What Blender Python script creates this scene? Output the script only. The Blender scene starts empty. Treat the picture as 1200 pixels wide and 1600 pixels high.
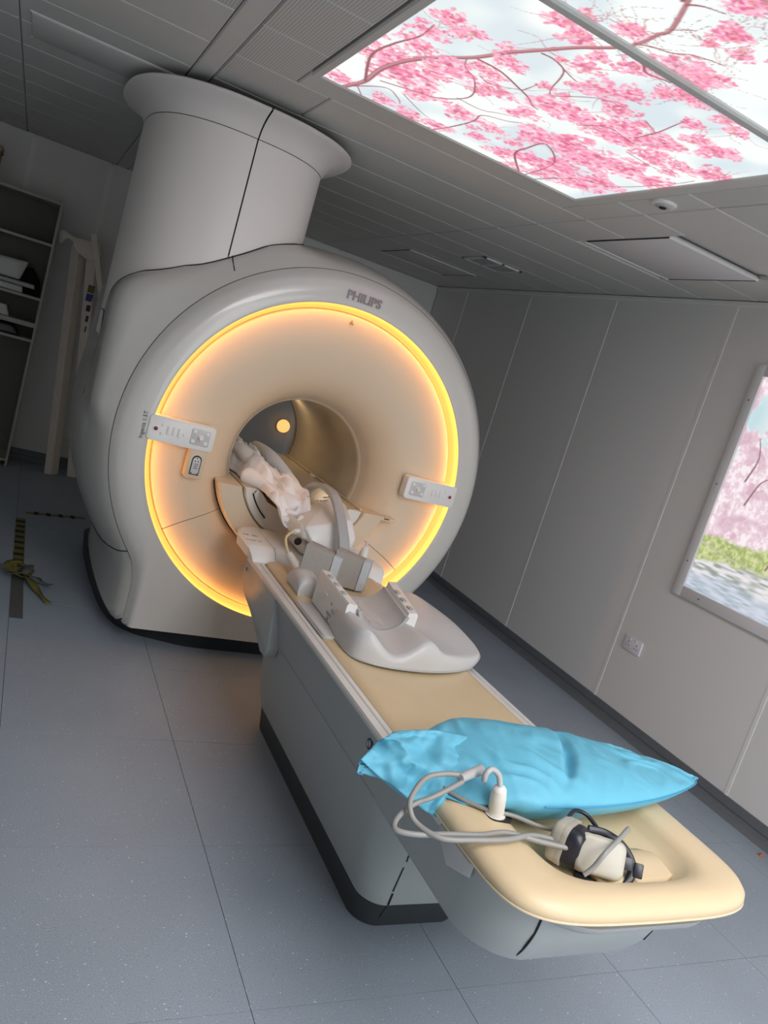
import bpy, bmesh, math, random
import numpy as np
from mathutils import Matrix, Vector
random.seed(7); RNG = np.random.default_rng(11)
SC = bpy.context.scene
COL = SC.collection

# ------------------------------------------------------------------ camera
cam_d = bpy.data.cameras.new('camera'); cam = bpy.data.objects.new('camera', cam_d); COL.objects.link(cam)
cam_d.sensor_fit = 'VERTICAL'; cam_d.sensor_height = 36.0; cam_d.lens = 36.0*1211.8/1600; cam_d.clip_start = .05
RC = [[0.87287335, -0.39261883, 0.28972844], [0.18829613, -0.27674786, -0.94231374], [0.45015185, 0.87707529, -0.16763723]]
cam.matrix_world = Matrix(((RC[0][0], -RC[1][0], -RC[2][0], 0), (RC[0][1], -RC[1][1], -RC[2][1], 0), (RC[0][2], -RC[1][2], -RC[2][2], 1.6), (0, 0, 0, 1)))
SC.camera = cam
# ------------------------------------------------------------------ world, exposure, unseen lights
w = bpy.data.worlds.new('world'); SC.world = w; w.use_nodes = True
w.node_tree.nodes['Background'].inputs[0].default_value = (.55, .6, .65, 1); w.node_tree.nodes['Background'].inputs[1].default_value = .004
vs = SC.view_settings; vs.view_transform = 'Standard'; vs.look = 'None'; vs.exposure = 0; vs.gamma = 1; vs.use_curve_mapping = False
def area(name, loc, size, power, col, target=None):
    l = bpy.data.lights.new(name, 'AREA'); l.shape = 'RECTANGLE'; l.size, l.size_y = size; l.energy = power; l.color = col
    o = bpy.data.objects.new(name, l); COL.objects.link(o); o.location = loc
    if target: o.rotation_euler = (Vector(target)-Vector(loc)).to_track_quat('-Z', 'Y').to_euler()
    return o
# unseen picture lights are assumed to carry on over the operator's end of the room, behind the photographer, and an added fill lamp shines from the end wall
area('ceiling_light_panel', (1.41, -.1, 2.55), (1.2, 1.2), 42, (1, .95, .96))
area('ceiling_light_panel', (1.41, -1.5, 2.55), (1.2, 1.2), 66, (1, .95, .96))
area('rear_fill_lamp', (2.4, -2.3, 1.25), (1.4, 2.1), 34, (.86, .94, 1), (1.6, 1, .9))
PANEL_STRENGTH = 1.22
WINDOW_STRENGTH = 1.0
RING_STRENGTH = 1.0

# ------------------------------------------------------------------ materials
MATS = {}
def mat(name, col, rough=.5, metal=0, bump=0, bscale=60, vary=0, coat=0, emit=None, es=0, spec=.5, alpha=1, trans=0, sheen=0):
    if name in MATS: return MATS[name]
    m = bpy.data.materials.new(name); m.use_nodes = True; nt = m.node_tree; b = nt.nodes['Principled BSDF']; MATS[name] = m
    b.inputs['Base Color'].default_value = (*col, 1); b.inputs['Roughness'].default_value = rough; b.inputs['Metallic'].default_value = metal
    b.inputs['Coat Weight'].default_value = coat; b.inputs['Specular IOR Level'].default_value = spec
    b.inputs['Coat Roughness'].default_value = .08
    if sheen: b.inputs['Sheen Weight'].default_value = sheen
    if alpha < 1: b.inputs['Alpha'].default_value = alpha
    if trans: b.inputs['Transmission Weight'].default_value = trans
    if emit: b.inputs['Emission Color'].default_value = (*emit, 1); b.inputs['Emission Strength'].default_value = es
    tc = nt.nodes.new('ShaderNodeTexCoord'); nz = nt.nodes.new('ShaderNodeTexNoise'); nz.inputs['Scale'].default_value = bscale; nz.inputs['Detail'].default_value = 4
    nt.links.new(tc.outputs['Object'], nz.inputs['Vector'])
    if vary:
        r = nt.nodes.new('ShaderNodeMapRange'); r.inputs['To Min'].default_value = 1-vary; r.inputs['To Max'].default_value = 1+vary
        mx = nt.nodes.new('ShaderNodeMix'); mx.data_type = 'RGBA'; mx.blend_type = 'MULTIPLY'; mx.inputs[0].default_value = 1; mx.inputs[6].default_value = (*col, 1)
        nt.links.new(nz.outputs['Fac'], r.inputs['Value']); nt.links.new(r.outputs[0], mx.inputs[7]); nt.links.new(mx.outputs[2], b.inputs['Base Color'])
    if bump:
        bp = nt.nodes.new('ShaderNodeBump'); bp.inputs['Strength'].default_value = bump; bp.inputs['Distance'].default_value = .01
        nt.links.new(nz.outputs['Fac'], bp.inputs['Height']); nt.links.new(bp.outputs[0], b.inputs['Normal'])
    return m
gloss = mat('glossy_cover_enamel', (.58, .57, .53), .24, coat=.35, vary=.02, bscale=3)
satin = mat('satin_turret_plastic', (.76, .72, .685), .42, vary=.02, bscale=3)
dark = mat('gap_black', (.012, .012, .013), .8, vary=.1)
plinthm = mat('plinth_charcoal', (.018, .022, .027), .45, vary=.15, bscale=20)
plinth2 = mat('plinth_grey', (.035, .041, .045), .5, vary=.1, bscale=20)
cream = mat('cream_cover', (.70, .57, .41), .42, vary=.02, bscale=3)
borem = mat('bore_liner', (.60, .50, .36), .24, coat=.3, vary=.03, bscale=4)
tabm = mat('table_grey_enamel', (.37, .40, .395), .38, vary=.03, bscale=4)
white = mat('white_plastic', (.78, .78, .75), .35, vary=.02, bscale=8)
white2 = mat('warm_white_plastic', (.74, .72, .66), .4, vary=.03, bscale=10)
railm = mat('rail_plastic', (.70, .69, .66), .35, vary=.03, bscale=12)
greyp = mat('grey_plastic', (.42, .43, .43), .4, vary=.03, bscale=10)
greyl = mat('light_grey_plastic', (.58, .58, .57), .4, vary=.03, bscale=6)
foam = mat('grey_foam_pad', (.36, .345, .32), .85, bump=.35, bscale=140, vary=.06)
foamb = mat('blue_grey_foam_edge', (.50, .54, .57), .8, bump=.3, bscale=60, vary=.06)
padg = mat('grey_leather_pad', (.55, .55, .55), .5, bump=.6, bscale=16, vary=.05)
vinyl = mat('beige_vinyl', (.68, .54, .34), .42, bump=.12, bscale=14, vary=.03)
cloth = mat('white_cotton', (.88, .87, .87), .9, bump=.15, bscale=180, vary=.03, sheen=.2)
blue = mat('blue_nonwoven_cover', (.13, .46, .62), .6, bump=.3, bscale=13, vary=.05)
black = mat('black_leatherette', (.012, .014, .022), .35, vary=.2, bscale=30)
phonem = mat('headphone_cream', (.46, .44, .37), .4, vary=.03); cablem = mat('grey_cable_rubber', (.27, .27, .255), .45, vary=.05, bscale=30)
creamcable = mat('cream_cable', (.72, .62, .36), .45, vary=.05)
red = mat('red_button', (.25, .01, .02), .35, vary=.05)
inkm = mat('dark_ink', (.05, .05, .06), .6, vary=.05)
greyink = mat('grey_ink', (.22, .22, .23), .6, vary=.05)
logo_m = mat('logo_metal', (.24, .20, .20), .3, metal=.2, vary=.03)
yellow = mat('warning_yellow', (.75, .45, .05), .5, vary=.05)
wallm = mat('wall_laminate', (.74, .74, .72), .5, bump=.06, bscale=90, vary=.015)
stripm = mat('joint_strip', (.80, .80, .78), .4, vary=.02)
framem = mat('white_frame', (.74, .74, .74), .35, vary=.02)
skirtm = mat('grey_vinyl_skirting', (.135, .15, .165), .45, vary=.06, bscale=30)
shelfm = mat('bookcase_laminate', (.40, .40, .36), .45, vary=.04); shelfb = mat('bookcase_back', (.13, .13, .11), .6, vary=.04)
alum = mat('worn_aluminium', (.78, .71, .62), .5, metal=0, vary=.1, bscale=25)
cardb = mat('cardboard', (.36, .27, .18), .8, vary=.1)
socketm = mat('socket_white', (.74, .74, .78), .35, vary=.02)
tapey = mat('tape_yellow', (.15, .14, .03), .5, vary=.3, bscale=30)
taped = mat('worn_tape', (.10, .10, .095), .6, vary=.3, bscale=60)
orange = mat('orange_plastic', (.45, .14, .06), .5, vary=.1)
ventm = mat('vent_grille', (.30, .31, .31), .5, vary=.05)
ringm = mat('ring_light', (.2, .14, .06), .5, emit=(1.5, .64, .11), es=RING_STRENGTH, vary=.01)
lampm = mat('warm_lamp', (.9, .7, .4), .5, emit=(1, .48, .14), es=1.25, vary=.01)

def floor_mat():
    m = bpy.data.materials.new('speckled_vinyl'); m.use_nodes = True; nt = m.node_tree; b = nt.nodes['Principled BSDF']; N = nt.nodes.new; L = nt.links.new
    g = N('ShaderNodeNewGeometry'); col = (.245, .285, .335)
    base = N('ShaderNodeTexNoise'); base.inputs['Scale'].default_value = 320; base.inputs['Detail'].default_value = 3; L(g.outputs['Position'], base.inputs['Vector'])
    r0 = N('ShaderNodeValToRGB'); e = r0.color_ramp.elements; e[0].position = .3; e[0].color = (.235, .285, .34, 1); e[1].position = .68; e[1].color = (.375, .435, .50, 1)
    L(base.outputs['Fac'], r0.inputs['Fac'])
    big = N('ShaderNodeTexNoise'); big.inputs['Scale'].default_value = 2.2; L(g.outputs['Position'], big.inputs['Vector'])
    rb = N('ShaderNodeMapRange'); rb.inputs['To Min'].default_value = .88; rb.inputs['To Max'].default_value = 1.12; L(big.outputs['Fac'], rb.inputs['Value'])
    mu = N('ShaderNodeMix'); mu.data_type = 'RGBA'; mu.blend_type = 'MULTIPLY'; mu.inputs[0].default_value = 1; L(r0.outputs[0], mu.inputs[6]); L(rb.outputs[0], mu.inputs[7])
    last = mu.outputs[2]
    for sc, th, c, seed in ((34, .085, (.80, .82, .84), 0), (70, .12, (.66, .69, .72), 3), (48, .07, (.06, .07, .09), 9), (110, .12, (.12, .14, .17), 17)):
        mp = N('ShaderNodeMapping'); mp.inputs['Location'].default_value = (seed, seed*2, 0); mp.inputs['Rotation'].default_value = (0, 0, seed); mp.inputs['Scale'].default_value = (1, 1.7, 1)
        v = N('ShaderNodeTexVoronoi'); v.inputs['Scale'].default_value = sc; L(g.outputs['Position'], mp.inputs['Vector']); L(mp.outputs[0], v.inputs['Vector'])
        lt = N('ShaderNodeMath'); lt.operation = 'LESS_THAN'; lt.inputs[1].default_value = th; L(v.outputs['Distance'], lt.inputs[0])
        sep = N('ShaderNodeSeparateColor'); L(v.outputs['Color'], sep.inputs[0])
        pk = N('ShaderNodeMath'); pk.operation = 'GREATER_THAN'; pk.inputs[1].default_value = .55; L(sep.outputs[0], pk.inputs[0])
        an = N('ShaderNodeMath'); an.operation = 'MULTIPLY'; L(lt.outputs[0], an.inputs[0]); L(pk.outputs[0], an.inputs[1])
        mx = N('ShaderNodeMix'); mx.data_type = 'RGBA'; L(an.outputs[0], mx.inputs[0]); L(last, mx.inputs[6]); mx.inputs[7].default_value = (*c, 1); last = mx.outputs[2]
    L(last, b.inputs['Base Color']); b.inputs['Roughness'].default_value = .42
    bp = N('ShaderNodeBump'); bp.inputs['Strength'].default_value = .08; bp.inputs['Distance'].default_value = .004; L(base.outputs['Fac'], bp.inputs['Height']); L(bp.outputs[0], b.inputs['Normal'])
    return m
floorm = floor_mat()
def ceil_mat(name, perf):
    m = bpy.data.materials.new(name); m.use_nodes = True; nt = m.node_tree; b = nt.nodes['Principled BSDF']; N = nt.nodes.new; L = nt.links.new
    g = N('ShaderNodeNewGeometry'); c = (.58, .58, .55, 1); b.inputs['Roughness'].default_value = .55; b.inputs['Base Color'].default_value = c
    nz = N('ShaderNodeTexNoise'); nz.inputs['Scale'].default_value = 3; L(g.outputs['Position'], nz.inputs['Vector'])
    rp = N('ShaderNodeValToRGB'); rp.color_ramp.elements[0].color = (.56, .56, .53, 1); rp.color_ramp.elements[1].color = (.61, .61, .58, 1); L(nz.outputs['Fac'], rp.inputs['Fac']); L(rp.outputs[0], b.inputs['Base Color'])
    if perf:   # rows of small punched holes
        sp = N('ShaderNodeSeparateXYZ'); L(g.outputs['Position'], sp.inputs[0]); outs = []
        for ax, k in ((0, 2*math.pi/.0105), (1, 2*math.pi/.0075)):
            mu = N('ShaderNodeMath'); mu.operation = 'MULTIPLY'; mu.inputs[1].default_value = k; L(sp.outputs[ax], mu.inputs[0])
            sn = N('ShaderNodeMath'); sn.operation = 'SINE'; L(mu.outputs[0], sn.inputs[0]); outs.append(sn)
        s2 = N('ShaderNodeMath'); s2.operation = 'MULTIPLY_ADD'; s2.inputs[1].default_value = .35; L(outs[1].outputs[0], s2.inputs[0]); L(outs[0].outputs[0], s2.inputs[2])
        gt = N('ShaderNodeMapRange'); gt.inputs['From Min'].default_value = .1; gt.inputs['From Max'].default_value = .7; L(s2.outputs[0], gt.inputs['Value'])
        mx = N('ShaderNodeMix'); mx.data_type = 'RGBA'; L(gt.outputs[0], mx.inputs[0]); L(rp.outputs[0], mx.inputs[6]); mx.inputs[7].default_value = (.42, .42, .40, 1); L(mx.outputs[2], b.inputs['Base Color'])
    return m
ceilm = ceil_mat('ceiling_plank_enamel', False); perfm = ceil_mat('perforated_ceiling_plank', True)
def print_mat(name, strength):
    m = bpy.data.materials.new(name); m.use_nodes = True; nt = m.node_tree; b = nt.nodes['Principled BSDF']
    a = nt.nodes.new('ShaderNodeVertexColor'); a.layer_name = 'print'; b.inputs['Base Color'].default_value = (.05, .05, .05, 1); b.inputs['Roughness'].default_value = .35
    nt.links.new(a.outputs[0], b.inputs['Emission Color']); b.inputs['Emission Strength'].default_value = strength
    return m

# ------------------------------------------------------------------ builders
def link(o, parent=None):
    COL.objects.link(o)
    if parent is not None:
        o.parent = parent; o.matrix_parent_inverse = Matrix.Translation(-Vector(parent.get('o', (0, 0, 0))))
    return o
def meta(o, label=None, cat=None, group=None, kind=None):
    if label: o['label'] = label
    if cat: o['category'] = cat
    if group: o['group'] = group
    if kind: o['kind'] = kind
    return o
def thing(name, loc, label, cat, group=None):
    o = bpy.data.objects.new(name, None); o.location = loc; o.empty_display_size = .05; COL.objects.link(o); o['o'] = tuple(loc)
    return meta(o, label, cat, group)
def mo(name, verts, faces, m, parent=None, smooth=35, flip=False):
    me = bpy.data.meshes.new(name); me.from_pydata([tuple(map(float, v)) for v in verts], [], [tuple(f[::-1]) if flip else tuple(f) for f in faces]); me.validate()
    me.materials.append(m)
    if smooth:
        me.polygons.foreach_set('use_smooth', [True]*len(me.polygons))
        if smooth < 180: me.set_sharp_from_angle(angle=math.radians(smooth))
    me.update()
    return link(bpy.data.objects.new(name, me), parent)
def from_bm(name, bm, m, parent=None, smooth=35):
    bmesh.ops.recalc_face_normals(bm, faces=bm.faces)
    me = bpy.data.meshes.new(name); bm.to_mesh(me); bm.free(); me.materials.append(m)
    if smooth:
        me.polygons.foreach_set('use_smooth', [True]*len(me.polygons))
        if smooth < 180: me.set_sharp_from_angle(angle=math.radians(smooth))
    return link(bpy.data.objects.new(name, me), parent)
def add_box(bm, a, b, bev=0, seg=2, M=None):
    x0, x1 = sorted((a[0], b[0])); y0, y1 = sorted((a[1], b[1])); z0, z1 = sorted((a[2], b[2]))
    vs_ = [bm.verts.new(p) for p in ((x0, y0, z0), (x1, y0, z0), (x1, y1, z0), (x0, y1, z0), (x0, y0, z1), (x1, y0, z1), (x1, y1, z1), (x0, y1, z1))]
    fs = [bm.faces.new([vs_[i] for i in f]) for f in ((0, 3, 2, 1), (4, 5, 6, 7), (0, 1, 5, 4), (1, 2, 6, 5), (2, 3, 7, 6), (3, 0, 4, 7))]
    if M is not None:
        for v in vs_: v.co = M @ v.co
    if bev:
        es = list({e for f in fs for e in f.edges}); bmesh.ops.bevel(bm, geom=es, offset=bev, segments=seg, affect='EDGES', profile=.5)
def box(name, a, b, m, parent=None, bev=0, seg=2, M=None):
    bm = bmesh.new(); add_box(bm, a, b, bev, seg, M); return from_bm(name, bm, m, parent)
def loft(name, rings, m, parent=None, closed=True, cap0=False, cap1=False, smooth=35, flip=False):
    n = len(rings[0]); V = [p for r in rings for p in r]; F = []
    for i in range(len(rings)-1):
        for j in range(n if closed else n-1):
            k = (j+1) % n; F.append((i*n+j, i*n+k, (i+1)*n+k, (i+1)*n+j))
    if cap0: F.append(tuple(range(n))[::-1])
    if cap1: F.append(tuple((len(rings)-1)*n+j for j in range(n)))
    return mo(name, V, F, m, parent, smooth, flip)
def smooth_path(pts, n=8):
    P = [Vector(p) for p in pts]; out = []
    for i in range(len(P)-1):
        a, b, c, d = P[max(i-1, 0)], P[i], P[i+1], P[min(i+2, len(P)-1)]
        for k in range(n):
            t = k/n; out.append(.5*((2*b)+(-a+c)*t+(2*a-5*b+4*c-d)*t*t+(-a+3*b-3*c+d)*t**3))
    out.append(P[-1]); return out
def tube_geo(path, r, seg=10):
    path = [Vector(p) for p in path]; rings = []; up = None
    rs = r if isinstance(r, (list, tuple)) else [r]*len(path)
    for i, p in enumerate(path):
        t = (path[min(i+1, len(path)-1)]-path[max(i-1, 0)]).normalized()
        if up is None:
            up = Vector((0, 0, 1)) if abs(t.z) < .9 else Vector((1, 0, 0))
        s = t.cross(up).normalized(); up = s.cross(t).normalized()
        rings.append([p+(s*math.cos(q)+up*math.sin(q))*rs[i] for q in [2*math.pi*j/seg for j in range(seg)]])
    return rings
def tube(name, pts, r, m, parent=None, seg=10, sm=6):
    path = smooth_path(pts, sm) if sm else [Vector(p) for p in pts]
    if isinstance(r, (list, tuple)) and len(r) != len(path):
        r = [r[0]+(r[-1]-r[0])*i/(len(path)-1) for i in range(len(path))] if len(r) == 2 else list(np.interp(np.linspace(0, 1, len(path)), np.linspace(0, 1, len(r)), r))
    return loft(name, tube_geo(path, r, seg), m, parent, True, True, True, 50)
def rrect(x0, x1, y0, y1, r, n=5):
    out = []
    for cx, cy, a0 in ((x1-r, y0+r, -90), (x1-r, y1-r, 0), (x0+r, y1-r, 90), (x0+r, y0+r, 180)):
        for k in range(n+1):
            a = math.radians(a0+90*k/n); out.append((cx+r*math.cos(a), cy+r*math.sin(a)))
    return out
def plate(name, out2d, d0, d1, f, m, parent=None, bev=.003):
    """outline extruded between depths d0 (back) and d1 (front); f(u,v,d) -> world point"""
    cu = sum(p[0] for p in out2d)/len(out2d); cv = sum(p[1] for p in out2d)/len(out2d)
    def sh(k):
        o = []
        for u, v in out2d:
            L_ = math.hypot(u-cu, v-cv); s = max(0, (L_-k)/L_); o.append((cu+(u-cu)*s, cv+(v-cv)*s))
        return o
    s = 1 if d1 > d0 else -1
    rings = [[f(u, v, d0) for u, v in out2d], [f(u, v, d1-s*bev) for u, v in out2d], [f(u, v, d1-s*bev*.3) for u, v in sh(bev*.35)], [f(u, v, d1) for u, v in sh(bev)]]
    bm = bmesh.new(); n = len(out2d); R = [[bm.verts.new(p) for p in r] for r in rings]
    for i in range(3):
        for j in range(n): bm.faces.new((R[i][j], R[i][(j+1) % n], R[i+1][(j+1) % n], R[i+1][j]))
    bm.faces.new(R[0]); bm.faces.new(R[-1]); return from_bm(name, bm, m, parent, 40)
def hull(name, pts, m, parent=None, bev=.01, seg=3):
    bm = bmesh.new()
    for p in pts: bm.verts.new(p)
    r = bmesh.ops.convex_hull(bm, input=bm.verts); bmesh.ops.delete(bm, geom=[g for g in r['geom_interior'] if isinstance(g, bmesh.types.BMVert)], context='VERTS')
    bmesh.ops.dissolve_limit(bm, angle_limit=math.radians(6), verts=bm.verts, edges=bm.edges)
    bmesh.ops.recalc_face_normals(bm, faces=bm.faces)
    if bev: bmesh.ops.bevel(bm, geom=list(bm.edges), offset=bev, segments=seg, affect='EDGES', profile=.5, clamp_overlap=True)
    return from_bm(name, bm, m, parent, 60)
def text(name, s, size, M, m, parent=None, ext=.0006, sx=1, align='CENTER', bold=0):
    cu = bpy.data.curves.new(name, 'FONT'); cu.body = s; cu.size = size; cu.extrude = ext; cu.align_x = align; cu.align_y = 'CENTER'; cu.resolution_u = 3; cu.offset = bold; cu.offset = bold
    t = bpy.data.objects.new(name+'_tmp', cu); COL.objects.link(t); dg = bpy.context.evaluated_depsgraph_get(); dg.update()
    me = bpy.data.meshes.new_from_object(t.evaluated_get(dg)); bpy.data.objects.remove(t)
    me.transform(Matrix.Diagonal((sx, 1, 1, 1))); me.transform(M); me.materials.clear(); me.materials.append(m)
    return link(bpy.data.objects.new(name, me), parent)
def basis(origin, ux, uy):
    ux = Vector(ux).normalized(); uz = ux.cross(Vector(uy)).normalized(); uy = uz.cross(ux)
    return Matrix(((ux.x, uy.x, uz.x, origin[0]), (ux.y, uy.y, uz.y, origin[1]), (ux.z, uy.z, uz.z, origin[2]), (0, 0, 0, 1)))
def sstep(a, b, x):
    t = min(1, max(0, (x-a)/(b-a))); return t*t*(3-2*t)
def vnoise(shape, cells, seed):
    r = np.random.default_rng(seed); g = r.random((cells[0]+3, cells[1]+3))
    u = np.linspace(0, cells[0], shape[0]); v = np.linspace(0, cells[1], shape[1]); iu = u.astype(int); iv = v.astype(int); fu = u-iu; fv = v-iv
    fu = fu*fu*(3-2*fu); fv = fv*fv*(3-2*fv)
    a = g[iu][:, iv]; b = g[iu+1][:, iv]; c = g[iu][:, iv+1]; d = g[iu+1][:, iv+1]; fu = fu[:, None]; fv = fv[None, :]
    return (a*(1-fu)+b*fu)*(1-fv)+(c*(1-fu)+d*fu)*fv

# ================================================================== the room
CEIL = 2.577; XR = 3.5405; YB = 7.2; XL = -2.3; YF = -2.5
fl = box('floor', (XL-.1, YF-.1, -.12), (XR+.1, YB+.1, -.004), dark); meta(fl, kind='structure')
xs = [XL]+[.196+.6235*k for k in range(-4, 6)]+[XR]; ys = [YF]+[1.49+.632*k for k in range(-6, 9)]+[YB]
tiles = {}
for i in range(len(xs)-1):
    for j in range(len(ys)-1):
        a, b_, c, d = xs[i], xs[i+1], ys[j], ys[j+1]
        if b_-a < .02 or d-c < .02: continue
        key = (round(b_-a, 3), round(d-c, 3))
        if key not in tiles:
            bm = bmesh.new(); g = .0009; W, D = (b_-a)/2, (d-c)/2
            add_box(bm, (-W+g, -D+g, -.004), (W-g, D-g, 0), .0002, 1)
            bmesh.ops.recalc_face_normals(bm, faces=bm.faces); me = bpy.data.meshes.new('floor_tile'); bm.to_mesh(me); bm.free(); me.materials.append(floorm); tiles[key] = me
        o = bpy.data.objects.new('floor_tile', tiles[key]); o.location = ((a+b_)/2, (c+d)/2, 0); link(o, fl)
# walls
def wallbox(name, a, b): return meta(box(name, a, b, wallm), kind='structure')
wr = wallbox('wall_right', (XR+.012, YF-.1, 0), (XR+.12, YB+.1, CEIL))
seams = [.26+1.0525*k for k in range(-2, 7)]
yy = [YF]+[s for s in seams if YF+.1 < s < YB-.1]+[YB]
for k in range(len(yy)-1): box('wall_panel', (XR, yy[k]+.002, .0), (XR+.012, yy[k+1]-.002, CEIL), wallm, wr, .0015, 1)
for s in yy[1:-1]: box('joint_strip', (XR-.0025, s-.011, .09), (XR+.001, s+.011, CEIL-.03), stripm, wr, .001, 1)
wb = wallbox('wall_back', (XL-.1, YB+.012, 0), (XR+.1, YB+.12, CEIL))
xx = [XL, -1.25, -.2, .38, 1.4, 2.45, XR]
for k in range(len(xx)-1): box('wall_panel', (xx[k]+.002, YB, 0), (xx[k+1]-.002, YB+.012, CEIL), wallm, wb, .0015, 1)
for s in xx[1:-1]: box('joint_strip', (s-.02, YB-.0025, .09), (s+.02, YB+.001, CEIL-.02), stripm, wb, .001, 1)
wallbox('wall_left', (XL-.12, YF-.1, 0), (XL, YB+.1, CEIL)); wallbox('wall_front', (XL-.1, YF-.12, 0), (XR+.1, YF, CEIL))
# skirting: coved vinyl with a raised bead and a groove
def skirt(name, f, L0, L1):
    prof = [(.0, .098), (.006, .096), (.008, .052), (.004, .049), (.004, .044), (.012, .041), (.016, .022), (.026, .006), (.034, .0015), (.034, 0), (0, 0)]
    return meta(loft(name, [[f(d, L, z) for d, z in prof] for L in (L0, L1)], skirtm, None, True, True, True, 40), kind='structure')
skirt('baseboard_right', lambda d, L, z: (XR-d, L, z), YF, YB); skirt('baseboard_back', lambda d, L, z: (L, YB-d, z), XL, XR-.03); skirt('baseboard_left', lambda d, L, z: (XL+d, L, z), YF+.01, YB-.03)
# thin cover trim where wall meets ceiling
meta(box('trim_1', (XR-.02, YF, CEIL-.03), (XR, YB, CEIL), stripm, None, .003, 1), kind='structure')
# ceiling of metal planks between carrier beams
ce = meta(box('ceiling', (XL-.1, YF-.1, CEIL+.03), (XR+.1, YB+.1, CEIL+.15), ceilm), kind='structure')
plank_meshes = {}
def plank(x0, x1, y0, y1, perf, g=.0012, name='ceiling_plank', z=0):
    if x1-x0 < .03 or y1-y0 < .02: return
    key = (round(x1-x0, 3), round(y1-y0, 3), perf)
    if key not in plank_meshes:
        bm = bmesh.new(); W, D = (x1-x0)/2, (y1-y0)/2; add_box(bm, (-W+.0015, -D+g, 0), (W-.0015, D-g, .03), .006, 1)
        bmesh.ops.recalc_face_normals(bm, faces=bm.faces); me = bpy.data.meshes.new('ceiling_plank'); bm.to_mesh(me); bm.free(); me.materials.append(perfm if perf else ceilm); plank_meshes[key] = me
    o = bpy.data.objects.new(name, plank_meshes[key]); o.location = ((x0+x1)/2, (y0+y1)/2, CEIL+z); link(o, ce)
LX0, LX1 = .797, 2.036         # the lit picture panels
LY = [(1.868, 3.083), (.615, 1.830), (-.64, .577)]
xb = [(-2.3, -1.43), (-1.43, -.262), (-.262, .411), (.50, 2.256), (2.256, XR-.02)]
yr = [3.27+.407*k for k in range(-15, 11)]
yr = [YF]+[y for y in yr if YF+.05 < y < YB-.05]+[YB]
for bi, (a, b_) in enumerate(xb):
    for k in range(len(yr)-1):
        y0, y1 = yr[k], yr[k+1]; ym = (y0+y1)/2
        if bi == 3:
            if y1 <= 3.27+.01:      # beside the lit panels
                plank(a, .752, y0, y1, True); plank(2.10, b_, y0, y1, ym < 2.3)
            elif y0 < 3.60:
                plank(a, .90, y0, y1, True); plank(.90, b_, y0, y1, False)
            else: plank(a, b_, y0, y1, False)
        elif bi == 4:
            # leave the openings for the flush hatches and the grille
            if ym > 2.94-.1 and y0 < 3.60: plank(a, 2.523, y0, y1, False); plank(3.147, b_, y0, y1, False)
            else: plank(a, b_, y0, y1, ym < 2.5)
        else: plank(a, b_, y0, y1, ym < 3.3 and bi != 2 or ym < 2.8)
plank(.411, .50, YF, YB, False, name='carrier_beam', z=-.002)
plank(.752, 2.10, 3.083, 3.27, False)
# surround of the lit panels
for (y0, y1) in LY: plank(.757, LX0, y0-.019, y1+.019, False, .0, name='panel_surround', z=-.004); plank(LX1, 2.10, y0-.019, y1+.019, False, .0, name='panel_surround', z=-.004)
for y0, y1 in ((1.83, 1.868), (.577, .615)): plank(LX0, LX1, y0, y1, False, 0, name='panel_divider', z=-.006)
plank(.757, 2.10, YF, -.66, False)
# hatches
def hatch(x0, x1, y0, y1, label):
    t = thing('access_hatch', ((x0+x1)/2, (y0+y1)/2, CEIL), label, 'hatch')
    box('hatch_door', (x0+.008, y0+.006, CEIL-.003), (x1-.008, y1-.006, CEIL+.02), mat('hatch_enamel', (.66, .65, .65), .8) if y0 < 4 else ceilm, t, .003)
    for (a, b_) in (((x0, y0), (x0+.006, y1)), ((x1-.006, y0), (x1, y1))): box('edge_gap', (a[0], a[1]+.01, CEIL-.0035), (b_[0], b_[1]-.01, CEIL+.0), dark, t)
    for (c, d) in ((y0, y0+.005), (y1-.005, y1)): box('edge_frame', (x0, c, CEIL-.006), (x1, d, CEIL+.01), stripm, t, .001, 1)
hatch(2.523, 3.147, 2.97, 3.60, 'pale square ceiling hatch beside the lit blossom panels near the right wall')
hatch(2.523, 3.147, 5.80, 6.41, 'dim square ceiling hatch far back near the right rear corner')
t = thing('ceiling_hatch', (-.0, 4.06, CEIL), 'long narrow hatch outlined by bright edges in the dark ceiling left of the turret', 'hatch')
box('hatch_door', (-.212, 3.90, CEIL-.006), (.40, 4.285, CEIL+.002), ceilm, t, .002)
for y in (3.887, 4.293): box('edge_frame', (-.22, y-.003, CEIL-.004), (.40, y+.003, CEIL), stripm, t, .001, 1)
# air grille
t = thing('air_grille', (2.87, 5.12, CEIL), 'square grey air grille in the ceiling at the back right', 'vent')
box('backing', (2.73, 4.98, CEIL-.002), (3.02, 5.27, CEIL), dark, t)
for (a, b_) in (((2.71, 4.96), (3.04, 4.985)), ((2.71, 5.265), (3.04, 5.29)), ((2.71, 4.96), (2.735, 5.29)), ((3.015, 4.96), (3.04, 5.29)), ((2.865, 4.96), (2.885, 5.29))):
    box('frame_bar', (*a, CEIL-.010), (*b_, CEIL), stripm, t, .001, 1)
for k in range(9): box('slat', (2.735, 4.995+.031*k, CEIL-.009), (3.015, 5.004+.031*k, CEIL-.002), ventm, t)
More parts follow.
